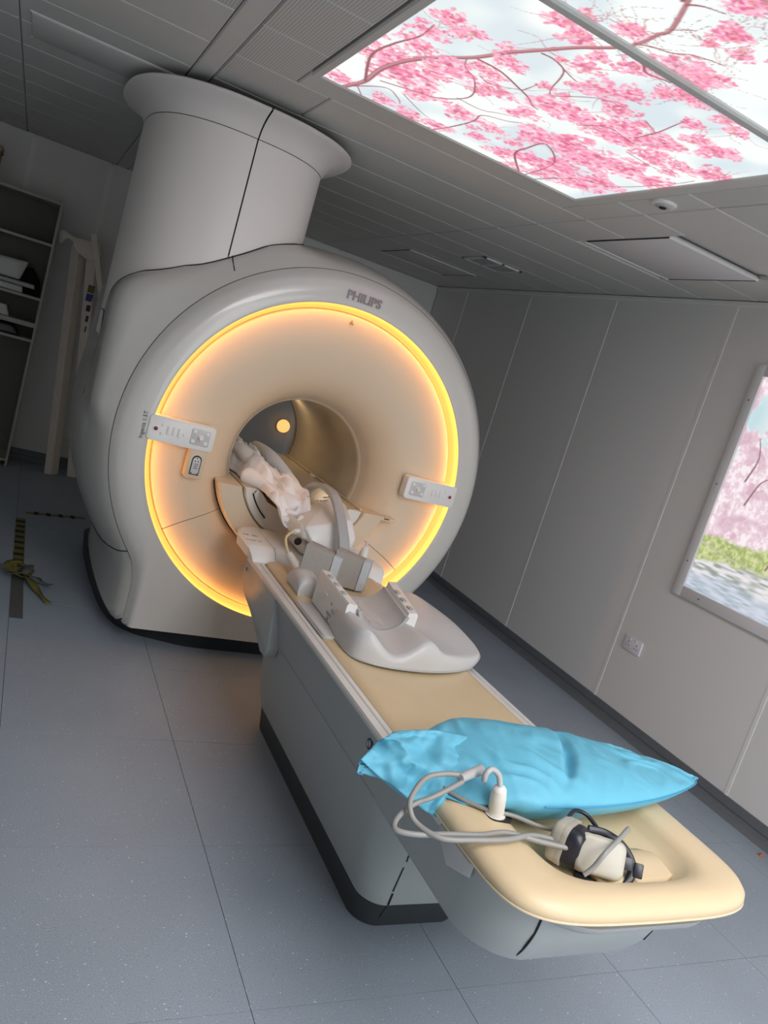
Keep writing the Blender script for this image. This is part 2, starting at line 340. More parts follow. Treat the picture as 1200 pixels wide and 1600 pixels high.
# small round ceiling sensor
def disc_thing(name, c, parts, label, cat):
    t = thing(name, c, label, cat)
    for pn, r0, z0, r1, z1, m in parts:
        rings = [[(c[0]+r*math.cos(2*math.pi*j/32), c[1]+r*math.sin(2*math.pi*j/32), z) for j in range(32)] for r, z in ((r0, z0), (r1, z1), (r1*.93, z1-.001))]
        loft(pn, rings, m, t, True, True, True, 40)
    return t
disc_thing('ceiling_camera', (2.163, 2.648, CEIL), [('rim', .053, CEIL, .050, CEIL-.010, framem), ('housing', .034, CEIL-.010, .030, CEIL-.016, greyp), ('lens', .017, CEIL-.016, .014, CEIL-.020, dark)], 'small round white ceiling camera beside the corner of the lit blossom panel', 'camera')

# ------------------------------------------------------------------ backlit prints
BR=[
(0.022, [(0.882, 3.112), (0.895, 3.041), (0.913, 2.929), (0.903, 2.761), (0.922, 2.61), (0.967, 2.47), (1.035, 2.339), (1.076, 2.203), (1.116, 2.101), (1.163, 1.983), (1.216, 1.884), (1.233, 1.813), (1.228, 1.738), (1.228, 1.692), (1.168, 1.584), (1.142, 1.542)]) ,
(0.012, [(0.913, 2.929), (0.836, 2.693), (0.842, 2.53), (0.869, 2.389), (0.862, 2.273)]) ,
(0.009, [(0.946, 2.859), (1.049, 2.808), (1.125, 2.767), (1.179, 2.674), (1.182, 2.584), (1.118, 2.47), (1.057, 2.425), (1.025, 2.358)]) ,
(0.011, [(1.046, 2.333), (1.131, 2.331), (1.234, 2.373), (1.293, 2.402), (1.336, 2.44), (1.364, 2.445)]) ,
(0.009, [(1.133, 2.105), (1.171, 2.101), (1.222, 2.121), (1.251, 2.167), (1.285, 2.263), (1.308, 2.304)]) ,
(0.007, [(1.222, 2.121), (1.276, 2.142), (1.294, 2.147)]) ,
(0.007, [(1.172, 2.676), (1.268, 2.673), (1.321, 2.624), (1.38, 2.574)]) ,
(0.008, [(0.89, 3.068), (0.981, 2.901), (1.055, 2.939), (1.086, 2.986)]) ,
(0.009, [(1.273, 3.152), (1.304, 2.971), (1.315, 2.806), (1.301, 2.713), (1.375, 2.654), (1.41, 2.605)]) ,
(0.011, [(1.721, 3.083), (1.587, 2.917), (1.567, 2.804), (1.572, 2.681), (1.714, 2.821), (1.757, 3.106)]) ,
(0.008, [(1.806, 3.086), (1.865, 2.859), (1.976, 2.744), (2.019, 2.482), (2.016, 2.344)]) ,
(0.008, [(1.659, 2.287), (1.654, 2.172), (1.634, 2.068), (1.623, 2.009)]) ,
(0.006, [(1.576, 2.144), (1.652, 2.179)]) ,
(0.011, [(1.224, 1.87), (1.309, 1.879), (1.352, 1.909), (1.408, 1.892), (1.427, 1.888)]) ,
(0.008, [(1.228, 1.822), (1.266, 1.791), (1.311, 1.767), (1.342, 1.729), (1.386, 1.706), (1.426, 1.691)]) ,
(0.006, [(1.228, 1.692), (1.249, 1.655), (1.262, 1.642)]) ,
(0.006, [(1.733, 2.407), (1.835, 2.415), (1.944, 2.408)]) ,
(0.006, [(1.323, 2.302), (1.403, 2.167), (1.491, 2.141)]) ,
(0.006, [(1.514, 2.379), (1.573, 2.307), (1.694, 2.325), (1.718, 2.255)]) ,
(0.012, [(1.152, 1.581), (1.146, 1.563)]) ,
(0.009, [(1.168, 1.584), (1.194, 1.556), (1.244, 1.533)]) ,
(0.006, [(1.249, 2.372), (1.248, 2.284)]) ,
(0.006, [(1.05, 2.877), (1.18, 2.969), (1.275, 2.999)]) ,
(0.006, [(1.314, 1.869), (1.275, 1.857), (1.244, 1.916)]) ,
(0.006, [(1.121, 2.434), (1.173, 2.444), (1.249, 2.372)]) ,
(0.006, [(0.919, 3.02), (1.074, 3.227), (1.152, 3.126)]) ,
]
CL= [(0.843, 3.008, 0.053), (0.872, 2.186, 0.043), (0.96, 2.192, 0.031), (0.865, 2.33, 0.05), (0.89, 2.59, 0.052), (0.912, 2.448, 0.048), (0.82, 2.672, 0.04), (0.79, 2.507, 0.022), (0.949, 2.698, 0.094), (1.044, 2.479, 0.067), (1.133, 2.381, 0.038), (1.107, 2.25, 0.043), (1.21, 2.477, 0.055), (1.073, 2.791, 0.065), (1.035, 3.023, 0.049), (1.166, 3.046, 0.058), (1.253, 2.789, 0.062), (1.286, 3.019, 0.046), (1.172, 2.541, 0.028), (1.268, 2.27, 0.024), (1.057, 1.899, 0.047), (1.073, 1.839, 0.029), (1.132, 1.936, 0.044), (1.183, 1.788, 0.033), (1.23, 1.964, 0.027), (1.248, 2.045, 0.043), (1.183, 2.079, 0.015), (1.364, 2.121, 0.06), (1.423, 2.049, 0.048), (1.481, 2.166, 0.053), (1.369, 2.363, 0.07), (1.462, 2.356, 0.065), (1.366, 2.516, 0.044), (1.512, 2.65, 0.076), (1.606, 2.582, 0.087), (1.59, 2.346, 0.07), (1.666, 2.313, 0.064), (1.74, 2.609, 0.095), (1.743, 2.859, 0.093), (1.834, 2.54, 0.087), (1.987, 2.533, 0.068), (1.549, 2.975, 0.057), (1.673, 3.103, 0.07), (1.613, 2.897, 0.063), (1.392, 2.788, 0.044), (1.731, 2.215, 0.061), (1.653, 2.021, 0.038), (1.901, 2.309, 0.047), (1.835, 2.092, 0.056), (1.988, 2.246, 0.058), (1.746, 1.923, 0.032), (1.671, 1.903, 0.037), (1.744, 2.09, 0.041), (1.367, 1.808, 0.058), (1.451, 1.777, 0.049), (1.5, 1.878, 0.053), (1.467, 1.951, 0.037), (1.314, 1.915, 0.049), (1.236, 1.473, 0.038), (1.246, 1.43, 0.028), (1.311, 1.58, 0.039), (1.399, 1.619, 0.029), (1.322, 1.649, 0.019), (1.193, 1.771, 0.024), (1.897, 2.899, 0.081), (1.765, 3.0, 0.051), (1.031, 2.591, 0.045), (1.084, 2.372, 0.032), (1.592, 2.178, 0.026), (1.787, 2.346, 0.049), (1.322, 1.577, 0.031), (1.394, 1.848, 0.043), (1.185, 3.233, 0.036), (1.41, 2.934, 0.035), (1.926, 2.782, 0.076), (2.027, 2.228, 0.034)]

def grid_print(name, nu, nv, f, C, m, parent):
    u, v = np.meshgrid(np.arange(nu), np.arange(nv), indexing='ij')
    P = f(u/(nu-1), v/(nv-1)).reshape(-1, 3); idx = (u*nv+v)
    q = np.stack([idx[:-1, :-1], idx[1:, :-1], idx[1:, 1:], idx[:-1, 1:]], -1).reshape(-1, 4)
    me = bpy.data.meshes.new(name); me.vertices.add(len(P)); me.vertices.foreach_set('co', P.ravel().astype(np.float32))
    me.loops.add(q.size); me.loops.foreach_set('vertex_index', q.ravel().astype(np.int32)); me.polygons.add(len(q)); me.polygons.foreach_set('loop_start', np.arange(0, q.size, 4, dtype=np.int32))
    me.update(calc_edges=True); me.validate()
    at = me.color_attributes.new('print', 'FLOAT_COLOR', 'POINT'); at.data.foreach_set('color', np.concatenate([C.reshape(-1, 3), np.ones((len(P), 1))], 1).ravel().astype(np.float32))
    me.materials.append(m); return link(bpy.data.objects.new(name, me), parent)
def blob(C, X, Y, cx, cy, rx, ry, a, col, al, edge=.25):
    i0, i1 = np.searchsorted(X, (cx-max(rx, ry), cx+max(rx, ry))); j0, j1 = np.searchsorted(Y, (cy-max(rx, ry), cy+max(rx, ry)))
    if i1 <= i0 or j1 <= j0: return
    dx = X[i0:i1, None]-cx; dy = Y[None, j0:j1]-cy; ca, sa = math.cos(a), math.sin(a)
    d = np.sqrt(((dx*ca+dy*sa)/rx)**2+((-dx*sa+dy*ca)/ry)**2); k = np.clip((1-d)/edge, 0, 1)[..., None]*al
    C[i0:i1, j0:j1] = C[i0:i1, j0:j1]*(1-k)+np.array(col)*k
def stroke(C, X, Y, pts, w0, w1, col):
    P = smooth_path([(p[0], p[1], 0) for p in pts], 10); n = len(P); step = X[1]-X[0]
    for i in range(n-1):
        L_ = (P[i+1]-P[i]).length; m_ = max(1, int(L_/step))
        for k in range(m_):
            q = P[i].lerp(P[i+1], k/m_); r = w0+(w1-w0)*(i/n)
            blob(C, X, Y, q.x+.0*r, q.y, r, r, 0, col, .9, .4)
def srgb(r, g, b): return tuple(((c/255)/12.92 if c < 10.3 else ((c/255+.055)/1.055)**2.4) for c in (r, g, b))
PINKS = [srgb(*c) for c in ((232, 148, 178), (218, 112, 148), (204, 88, 126), (236, 176, 198), (226, 130, 163), (186, 74, 108), (238, 192, 208))]
def blossom_print(x0, x1, y0, y1, n, seed):
    X = np.linspace(x0, x1, n); Y = np.linspace(y0, y1, n); r = np.random.default_rng(seed)
    cl = vnoise((n, n), (5, 5), seed)*.6+vnoise((n, n), (11, 11), seed+1)*.4; k = sstep_np(.35, .75, cl)[..., None]
    C = np.array(srgb(228, 234, 231))*(1-k)+np.array(srgb(200, 212, 217))*k
    inside = lambda p: x0-.05 < p[0] < x1+.05 and y0-.05 < p[1] < y1+.05
    def petals(cx, cy, R, dens=1.0):
        for _ in range(7):
            a = r.random()*6.283; q = R*.6*r.random(); blob(C, X, Y, cx+q*math.cos(a), cy+q*math.sin(a), R*(.35+.3*r.random()), R*(.25+.25*r.random()), r.random()*3, PINKS[int(r.choice([3, 0, 6]))], .55, .5)
        N = int(dens*(90+14000*R*R)); sh = r.random(3)*.4
        for _ in range(N):
            a = r.random()*6.283; q = math.sqrt(r.random())*R*1.25*(1+.3*math.sin(3*a+sh[0]*9)); px, py = cx+q*math.cos(a), cy+q*math.sin(a)*.9
            s = R*.13+r.random()*R*.20+.006; c = PINKS[int(r.choice([0, 3, 4, 6, 1, 0, 3, 2]))]
            if q < R*.6 and r.random() < .45: c = PINKS[int(r.choice([1, 2, 5, 4]))]
            blob(C, X, Y, px, py, s*.62, s*.36, r.random()*3.14, c, .7)
        for _ in range(int(N*.03)):
            blob(C, X, Y, cx+r.normal()*R*.5, cy+r.normal()*R*.5, .008, .003, r.random()*3, srgb(205, 165, 95), .8)
    order = [c for c in CL if inside(c)]
    for c in order[::2]: petals(*c)
    for c in order:
        if r.random() < .5: petals(c[0]+r.normal()*.09, c[1]+r.normal()*.09, c[2]*.7, .6)
    # fine twigs
    for _ in range(90):
        cx, cy, R = order[r.integers(len(order))] if order else (x0, y0, .1); a = r.random()*6.28; L_ = .08+.14*r.random(); p = [(cx, cy)]
        for _k in range(3): a += r.normal()*.5; p.append((p[-1][0]+math.cos(a)*L_/3, p[-1][1]+math.sin(a)*L_/3))
        stroke(C, X, Y, p, .0026, .0018, srgb(176, 124, 128))
    for wd, pts in BR:
        stroke(C, X, Y, pts, wd*.62, wd*.36, srgb(150, 92, 100)); stroke(C, X, Y, [(p[0]-wd*.12, p[1]-wd*.12) for p in pts], wd*.30, wd*.16, srgb(186, 128, 136))
    for c in order[1::2]: petals(*c)
    for wd, pts in BR[1:]: stroke(C, X, Y, pts, wd*.42, wd*.24, srgb(142, 82, 92))
    return C
def sstep_np(a, b, x):
    t = np.clip((x-a)/(b-a), 0, 1); return t*t*(3-2*t)
pm = print_mat('backlit_blossom_print', PANEL_STRENGTH)
labs = ['backlit ceiling panel printed with pink blossom branches, the larger full one nearest the scanner', 'backlit ceiling panel with blossom and mostly pale sky, cut off by the top right corner of the photo']
for i, (y0, y1) in enumerate(LY[:2]):
    t = thing('ceiling_light_panel', ((LX0+LX1)/2, (y0+y1)/2, CEIL), labs[i], 'light panel', 'backlit blossom panels in the ceiling')
    n = 430 if i == 0 else 300
    C = blossom_print(LX0, LX1, y0, y1, n, 5+i)
    grid_print('printed_diffuser', n, n, lambda u, v: np.stack([LX0+u*(LX1-LX0), y0+(1-v)*(y1-y0), np.full_like(u, CEIL+.006)], -1), C[:, ::-1], pm, t)
    box('light_box', (LX0, y0, CEIL+.008), (LX1, y1, CEIL+.028), framem, t)
# wall light box with a park photograph
WY0, WY1, WZ0, WZ1 = 1.79, 3.115, .904, 2.24; fw = .062
t = thing('wall_light_box', (XR, (WY0+WY1)/2, WZ0), 'white framed backlit picture of a blossom tree by water on the right wall', 'picture')
for nm, a, b_ in (('frame_side', (WY1-fw, WZ0), (WY1, WZ1)), ('frame_side', (WY0, WZ0), (WY0+fw, WZ1)), ('frame_bottom', (WY0+fw, WZ0), (WY1-fw, WZ0+fw)), ('frame_top', (WY0+fw, WZ1-fw), (WY1-fw, WZ1))):
    box(nm, (XR-.028, a[0], a[1]), (XR, b_[0], b_[1]), framem, t, .004)
for y, z in ((3.087, 2.041), (3.087, 1.105), (2.923, .935), (2.4, .935), (3.087, 1.56)): tube('screw', [(XR-.0285, y, z), (XR-.0295, y, z)], .0045, inkm, t, 8, 0)
def park_print(n1, n2):
    r = np.random.default_rng(3); Yv = np.linspace(WY0+fw, WY1-fw, n1); Zv = np.linspace(WZ0+fw, WZ1-fw, n2); Z = np.broadcast_to(Zv[None, :], (n1, n2)); s = (n1, n2)
    hi = vnoise(s, (60, 60), 1)*.5+vnoise(s, (110, 110), 2)*.5; mid = vnoise(s, (14, 14), 4)*.6+vnoise(s, (34, 34), 5)*.4; lo = vnoise(s, (5, 6), 6); streak = vnoise(s, (24, 120), 8)
    k = lambda x: np.clip(x, 0, 1)[..., None]; c = lambda *a: np.array(srgb(*a))
    hi = np.clip((hi-.5)*2.2+.5, 0, 1)
    C = c(196, 222, 228)*(1-k(lo*1.4-.2))+c(240, 245, 244)*k(lo*1.4-.2)
    tree = c(232, 205, 216)*(1-k(hi*1.6-.3))+c(250, 238, 242)*k(hi*1.6-.3); tree = tree*(1-k((mid-.52)*5)*.6)+c(206, 160, 180)*k((mid-.52)*5)*.6
    yl = np.broadcast_to(Yv[:, None], s)
    m_ = k((1.86+.1*mid-Z)*14+(mid-.5)*6); C = C*(1-m_)+tree*m_
    m_ = k((Z-1.99-.08*mid)*12+(mid-.45)*5); C = C*(1-m_)+tree*m_
    gr = c(160, 176, 104)*(1-k(hi))+c(212, 218, 158)*k(hi); m_ = k((1.30+.05*(mid-.5)-(yl-2.9)*.12-Z)*40); C = C*(1-m_)+gr*m_
    wa = c(150, 160, 150)*(1-k(streak*1.6-.2))+c(232, 228, 232)*k(streak*1.6-.2); wa = wa*(1-k((lo-.4)*4)*.5)+c(176, 196, 220)*k((lo-.4)*4)*.5
    m_ = k((1.17+.04*(mid-.5)-(yl-2.9)*.10-Z)*40); C = C*(1-m_)+wa*m_
    for p in ([(2.93, 1.62), (2.90, 1.75), (2.94, 1.86)], [(2.88, 1.5), (2.84, 1.62), (2.80, 1.66)], [(2.5, 1.24), (2.48, 1.36), (2.40, 1.5)], [(2.62, 1.22), (2.6, 1.3), (2.63, 1.4)]): stroke(C, Yv, Zv, p, .008, .004, srgb(150, 118, 124))
    stroke(C, Yv, Zv, [(3.05, 1.235), (2.8, 1.20), (2.55, 1.19)], .005, .004, srgb(196, 190, 176))
    return C
n1, n2 = 330, 360
grid_print('printed_picture', n1, n2, lambda u, v: np.stack([np.full_like(u, XR-.012), WY0+fw+(1-u)*(WY1-WY0-2*fw), WZ0+fw+v*(WZ1-WZ0-2*fw)], -1), park_print(n1, n2)[::-1], print_mat('backlit_park_print', WINDOW_STRENGTH), t)
# double socket
t = thing('wall_socket', (XR, 3.265, .455), 'white double wall socket low on the right wall below the light box', 'socket')
plate('face_plate', rrect(3.192, 3.338, .458, .546, .008), XR+.0, XR-.009, lambda u, v, d: (d, u, v), socketm, t, .003)
for yc in (3.30, 3.23):
    for dy, dz, a, b_ in ((0, .013, .003, .004), (.011, -.008, .004, .002), (-.011, -.008, .004, .002)): box('pin_hole', (XR-.0095, yc+dy-a, .498+dz-b_), (XR-.0088, yc+dy+a, .498+dz+b_), dark, t)
    box('switch', (XR-.012, yc-.017 if yc > 3.26 else yc+.007, .525), (XR-.0085, yc-.007 if yc > 3.26 else yc+.017, .540), white, t, .001, 1)

# ================================================================== the scanner
GX = 1.405; GZ = 1.042; BZ = 1.0; RR = .817
G = thing('mri_scanner', (GX, 4.4, 0), 'large round off-white MRI scanner with glowing amber ring and flared turret to the ceiling', 'scanner')
def outline(th, rho, b, k, zb=.10):
    c, s = math.cos(th), math.sin(th); r = rho; P = 26
    if s < 0:
        rs = b/max(abs(c), 1e-3)
        w_ = sstep(-.25, -.55, s)
        if w_ > 0: rs2 = rho+(max(rs, rho)-rho)*w_; r = (rho**P+rs2**P)**(1/P)*2**(-1/P) if False else max(rho, 0)+(math.log(math.exp(22*(rs2-rho))+1)-math.log(2))/22 if rs2-rho < 2 else rs2
        pass
    if c < -.14 and s > 0 and k > 0:
        k = k*sstep(-.14, -.48, c)
        # shoulder that carries the turret: left side x = .33, top sloping up to the right
        rx = 1.075/max(abs(c), 1e-3)
        # z = 1.68+.44*(x-.33)  ->  GZ+r s = 1.68+.44*(GX+r c-.33)
        den = s-.60*c; rt = (1.665-GZ+.60*(GX-.33))/den
        r2 = min(rx, rt); r2 = rho+max(0, r2-rho)*k
        r = max(r, r2)
    return r
NT = 360
THS = [2*math.pi*j/NT for j in range(NT)]
# y, rho, base half width, shoulder
ST = [(3.600, .845, .69, 0), (3.600, .885, .70, 0), (3.608, .925, .71, 0), (3.625, .950, .72, 0), (3.650, .970, .735, 0), (3.69, .998, .765, .45), (3.74, 1.020, .785, .85), (3.84, 1.048, .80, 1), (3.95, 1.070, .812, 1), (4.10, 1.088, .822, 1), (4.30, 1.10, .83, 1), (4.60, 1.105, .835, 1), (4.85, 1.09, .83, .9), (5.0, 1.06, .82, .7), (5.12, 1.01, .80, .4), (5.2, .95, .77, .2), (5.24, .88, .7, 0)]
def smooth_ring(rs):
    n = len(rs); return [(rs[i-2]+2*rs[i-1]+3*rs[i]+2*rs[(i+1) % n]+rs[(i+2) % n])/9 for i in range(n)]
def station(y, rho, b, k, off=0, zb=.095):
    rs = [outline(t_, rho, b, k) for t_ in THS]
    for _ in range(5): rs = smooth_ring(rs)
    out = []
    for t_, r in zip(THS, rs):
        c, s = math.cos(t_), math.sin(t_); r += off
        out.append((GX+r*c, y, GZ+r*s))
    n = len(out)
    low = [j for j in range(n) if out[j][2] < zb]
    if low:
        for j, d in ((low[0], -1), (low[-1], 1)):      # sharp corner exactly on the bottom edge
            a, b_ = out[(j+d) % n], out[j]; f = (a[2]-zb)/(a[2]-b_[2]); cxn = a[0]+(b_[0]-a[0])*f
            out[j] = (cxn, y, zb)
        xa, xe = out[low[0]][0], out[low[-1]][0]
        for j in low[1:-1]: out[j] = (xa+(xe-xa)*(j-low[0])/(low[-1]-low[0]), y, zb)
    return out
RINGS = [station(*s) for s in ST]
lip = [[(GX+r*math.cos(t_), y, GZ+r*math.sin(t_)) for t_ in THS] for r, y in ((RR+.020, 3.634), (RR+.020, 3.610), (RR+.002, 3.6065), (RR, 3.604), (RR+.002, 3.601), (RR+.006, 3.600))]
loft('front_cover', lip+RINGS[:5]+[station(3.652, .966, .725, 0)], gloss, G, smooth=60)
SB = [station(3.653, .972, .732, 0), station(3.656, .975, .735, 0)]
side = SB+RINGS[5:]
def arc_part(name, rings, j0, j1, m, sm=60):
    idx = [(j % NT) for j in range(j0, j1+1)]
    return loft(name, [[r[j] for j in idx] for r in rings], m, G, closed=False, smooth=sm)
# side covers above, foot covers below a horizontal seam near z = .44
jR = int(NT*(360-37)/360); jL = int(NT*(180+37)/360)
arc_part('side_cover', side, -(NT-jR), jL, gloss)
def shrink(rings, e):
    out = []
    for r in rings:
        out.append([(GX+(p[0]-GX)*(1-e), p[1], GZ+(p[2]-GZ)*(1-e) if p[2] > .10 else p[2]) for p in r])
    return out
foot = [station(3.653, .972, .732, 0, -.003), station(3.656, .975, .735, 0, -.003)]+[station(*s, -.003) for s in ST[5:]]
arc_part('foot_cover', foot, jL, jR, gloss)
loft('inner_shell', [station(y, rho, b, k, -.02) for y, rho, b, k in ST[3:]], dark, G, smooth=0)
joint = mat('cover_joint_grey', (.06, .06, .058), .7)
# dark joints between the covers
rj = station(3.6525, .971, .731, 0, .0005); tube('cover_joint', rj[-(NT-jR)+300-300:jL+12] if False else [rj[j % NT] for j in range(-62, 250, 2)], .0014, joint, G, 6, 0)
tube('cover_joint', [r[jL] for r in side[:12]], .003, dark, G, 6, 3); tube('cover_joint', [r[jR] for r in side[:12]], .004, dark, G, 6, 3)
mo('rear_cover', [p for p in RINGS[-1]]+[(GX+.46*math.cos(t_), 5.26, BZ+.46*math.sin(t_)) for t_ in THS], [(i, (i+1) % NT, NT+(i+1) % NT, NT+i) for i in range(NT)], gloss, G, 0)
# seam line on the covers, a recessed dark joint
def on_side(y, th, e=0):
    for i in range(len(ST)-1):
        if ST[i][0] <= y <= ST[i+1][0]:
            f = (y-ST[i][0])/max(1e-6, ST[i+1][0]-ST[i][0]); a, b_ = ST[i], ST[i+1]
            r = outline(th, *[a[q]+(b_[q]-a[q])*f for q in (1, 2, 3)])+e; return (GX+r*math.cos(th), y, max(.1, GZ+r*math.sin(th)))
# plinth
def prect(b, y0, y1, z, R=.17, n=10):
    out = []
    for cx, cy, a0 in ((GX+b-R, y0+R*.6, -90), (GX+b-R, y1-R, 0), (GX-b+R, y1-R, 90), (GX-b+R, y0+R*.6, 180)):
        for k in range(n+1):
            a = math.radians(a0+90*k/n); ry = R*.6 if a0 in (-90, 180) else R
            x = cx+R*math.cos(a); y = cy+ry*math.sin(a); out.append((x, y+(.03*((x-GX)/b)**2 if y < 4 else 0), z))
    return out
hp = [(1.405, 3.672), (1.055, 3.668), (.90, 3.705), (.76, 3.765), (.668, 3.89), (.620, 4.13), (.594, 4.56), (.588, 4.95), (.61, 5.12), (.72, 5.19), (1.0, 5.20)]
hp = hp+[(2*GX-x, y) for x, y in hp[::-1][:-1]]
hp = [v.to_tuple() for v in smooth_path([(x, y, 0) for x, y in hp], 5)]
loft('plinth', [[(GX+(x-GX)*k, 4.4+(y-4.4)*k2, z) for x, y, _ in hp[:-1]] for k, k2, z in ((1, 1, 0), (1.0, 1.0, .01), (1.012, 1.040, .094))], plinthm, G, True, True, True, 50)
# ---- the recessed face: ring light, funnel, bore
def rev(name, prof, m, th0=0, th1=360, n=96, sm=60, parent=G):
    full = th1-th0 >= 360; rings = []
    for r, y, zc in prof:
        rings.append([(GX+r*math.cos(math.radians(th0+(th1-th0)*j/n)), y, zc+r*math.sin(math.radians(th0+(th1-th0)*j/n))) for j in range(n if full else n+1)])
    return loft(name, rings, m, parent, closed=full, smooth=sm, flip=True)
rev('ring_light', [(RR+.020, 3.634, GZ), (RR-.004, 3.638, GZ), (RR-.024, 3.647, GZ), (RR-.027, 3.668, GZ)], ringm, n=128)
rev('hidden_glow_strip', [(RR+.010, 3.614, GZ), (RR+.016, 3.616, GZ), (RR+.016, 3.620, GZ), (RR+.010, 3.618, GZ), (RR+.010, 3.614, GZ)], mat('hidden_glow_strip', (.4, .3, .1), .5, emit=(1, .44, .10), es=28), n=128)  # hidden emitter added behind the cover lip to widen the amber glow on the face
FUN = [(.789, 3.670, GZ), (.786, 3.658, GZ), (.779, 3.654, GZ), (.74, 3.653, GZ), (.68, 3.652, GZ-.004), (.62, 3.656, GZ-.012), (.56, 3.669, GZ-.022), (.51, 3.684, GZ-.03), (.47, 3.706, GZ-.036), (.435, 3.738, GZ-.040), (.405, 3.778, BZ), (.385, 3.815, BZ), (.374, 3.85, BZ), (.366, 3.868, BZ)]
rev('face_cover', FUN, cream, -34.75, 214.75, 120)
rev('lower_face_cover', FUN, cream, 215.0, 325.0, 60)
rev('face_liner', [(r, y+.012, z) for r, y, z in FUN], dark, n=96)
rev('bore_tube', [(.366, 3.866, BZ), (.356, 3.874, BZ), (.352, 3.90, BZ), (.35, 4.3, BZ), (.35, 4.9, BZ), (.352, 5.02, BZ)], borem, n=96)
rev('bore_joint', [(.3535, 5.018, BZ), (.372, 5.022, BZ), (.372, 5.034, BZ), (.3535, 5.036, BZ)], dark, n=96)
rev('rear_flare', [(.353, 5.034, BZ), (.36, 5.08, BZ), (.385, 5.16, BZ), (.43, 5.23, BZ), (.46, 5.26, BZ)], cream, n=96)
# collar: lower half ring with flat shoulders that takes the table
def collar():
    rings = []; a0 = math.asin(-.115/.467); 
    for y, ro, ri in ((3.92, .46, .352), (3.66, .467, .352), (3.604, .467, .352), (3.598, .461, .356), (3.598, .461, .356)):
        pass
    n = 48; V = []; F = []
    prof = [(3.93, .352), (3.61, .352), (3.600, .358), (3.600, .458), (3.610, .467), (3.85, .467)]
    for (y, r) in prof:
        aS = math.pi+math.asin(.115/r); aE = 2*math.pi-math.asin(.115/r)
        V += [(GX+r*math.cos(aS+(aE-aS)*j/n), y, BZ+r*math.sin(aS+(aE-aS)*j/n)) for j in range(n+1)]
    for i in range(len(prof)-1):
        for j in range(n): F.append((i*(n+1)+j, i*(n+1)+j+1, (i+1)*(n+1)+j+1, (i+1)*(n+1)+j))
    for e in (0, n): F.append(tuple(i*(n+1)+e for i in range(len(prof))))
    return mo('bore_collar', V, F, cream, G, 40)
collar()
# bridge inside the bore: flat shoulders with a shallow trough, pale end plate with a black slot
def bridge_ring(y, drop=0):
    out = []; R = .3515; zs = .888
    xs_ = [(-.322, zs-.004), (-.300, zs), (-.255, zs), (-.235, zs-.012), (-.20, zs-.05), (-.12, .805), (0, .795), (.12, .805), (.20, zs-.05), (.235, zs-.012), (.255, zs), (.300, zs), (.322, zs-.004)]
    out = [(GX+x, y, z-drop) for x, z in xs_]
    a0 = math.asin((zs-.01-BZ)/.35)
    for k in range(1, 24):
        a = a0-(math.pi+2*a0)*k/24; out.append((GX+.349*math.cos(a), y, BZ+.349*math.sin(a)))
    return out
loft('bore_bridge', [bridge_ring(y) for y in (3.612, 5.0)], borem, G, True, True, True, 30)
loft('bridge_end_plate', [[(GX+(p[0]-GX)*s, y, .8+(p[2]-.8)*s) for p in bridge_ring(0)] for y, s in ((3.614, .985), (3.604, .985), (3.600, .97))], white2, G, True, True, True, 30)
tube('end_slot', [(GX+.306*math.cos(a), 3.597, BZ+.306*math.sin(a)) for a in [math.radians(v) for v in (206, 212, 219, 226, 233)]], .0035, dark, G, 8)
tube('end_slot', [(GX+.300*math.cos(math.radians(206)), 3.597, BZ+.300*math.sin(math.radians(206))), (GX-.262, 3.597, .885)], .0022, dark, G, 8, 0)
tube('bridge_edge', [(GX+.318, 3.62, .893), (GX+.318, 4.99, .893)], .005, cream, G, 8, 0)
for y in (3.95, 4.35): box('clip', (GX+.28, y, .889), (GX+.31, y+.06, .896), white2, G, .002)
# small ledge lip where the collar meets the face at the right
box('collar_lip', (GX+.44, 3.60, .862), (GX+.53, 3.668, .882), cream, G, .007)
box('lip_slot', (GX+.455, 3.597, .874), (GX+.485, 3.601, .879), dark, G)
# control panels either side
def control(x0, x1, side):
    F_ = lambda u, v, d: (u, d, v)
    p = plate('control_panel', rrect(x0, x1, 1.012, 1.130, .016), 3.65, 3.593, F_, white, G, .004)
    yf = 3.593; s = 1 if side == 'L' else -1; ox = x0 if side == 'L' else x1
    X_ = lambda d: ox+s*d
    def bt(nm, d, z, hw, hh, m, t=.003): plate(nm, rrect(X_(d)-hw, X_(d)+hw, z-hh, z+hh, min(hw, hh)*.4, 3), yf+.0002, yf-t, F_, m, p, .001)
    def cyl(nm, d, z, r, t, m): loft(nm, [[(X_(d)+q*math.cos(2*math.pi*j/20), y, z+q*math.sin(2*math.pi*j/20)) for j in range(20)] for q, y in ((r, yf), (r, yf-t*.8), (r*.8, yf-t))], m, p, True, True, True, 40)
    cyl('stop_ring', .035, 1.070, .0125, .003, stripm); cyl('stop_button', .035, 1.070, .009, .007, red)
    for z in (1.092, 1.052): bt('button', .064, z, .0065, .0065, white)
    for d in (.093, .118, .143): bt('key', d, 1.072, .008, .02, white, .004)
    bt('button', .166, 1.068, .006, .006, white)
    plate('key_field', rrect(min(X_(.195), X_(.285)), max(X_(.195), X_(.285)), 1.034, 1.110, .008), yf+.0002, yf-.0012, F_, greyl, p, .001)
    for d, z in ((.209, 1.097), (.209, 1.050), (.270, 1.095), (.268, 1.050)): bt('button', d, z, .009, .0075, white, .004)
    cyl('knob_base', .241, 1.072, .013, .005, white); cyl('joystick_knob', .241, 1.072, .0095, .020, white)
tube('collar_joint', [(GX+.469*math.cos(math.radians(a)), 3.703, BZ+.469*math.sin(math.radians(a))) for a in range(196, 345, 4)], .0028, dark, G, 6, 0)
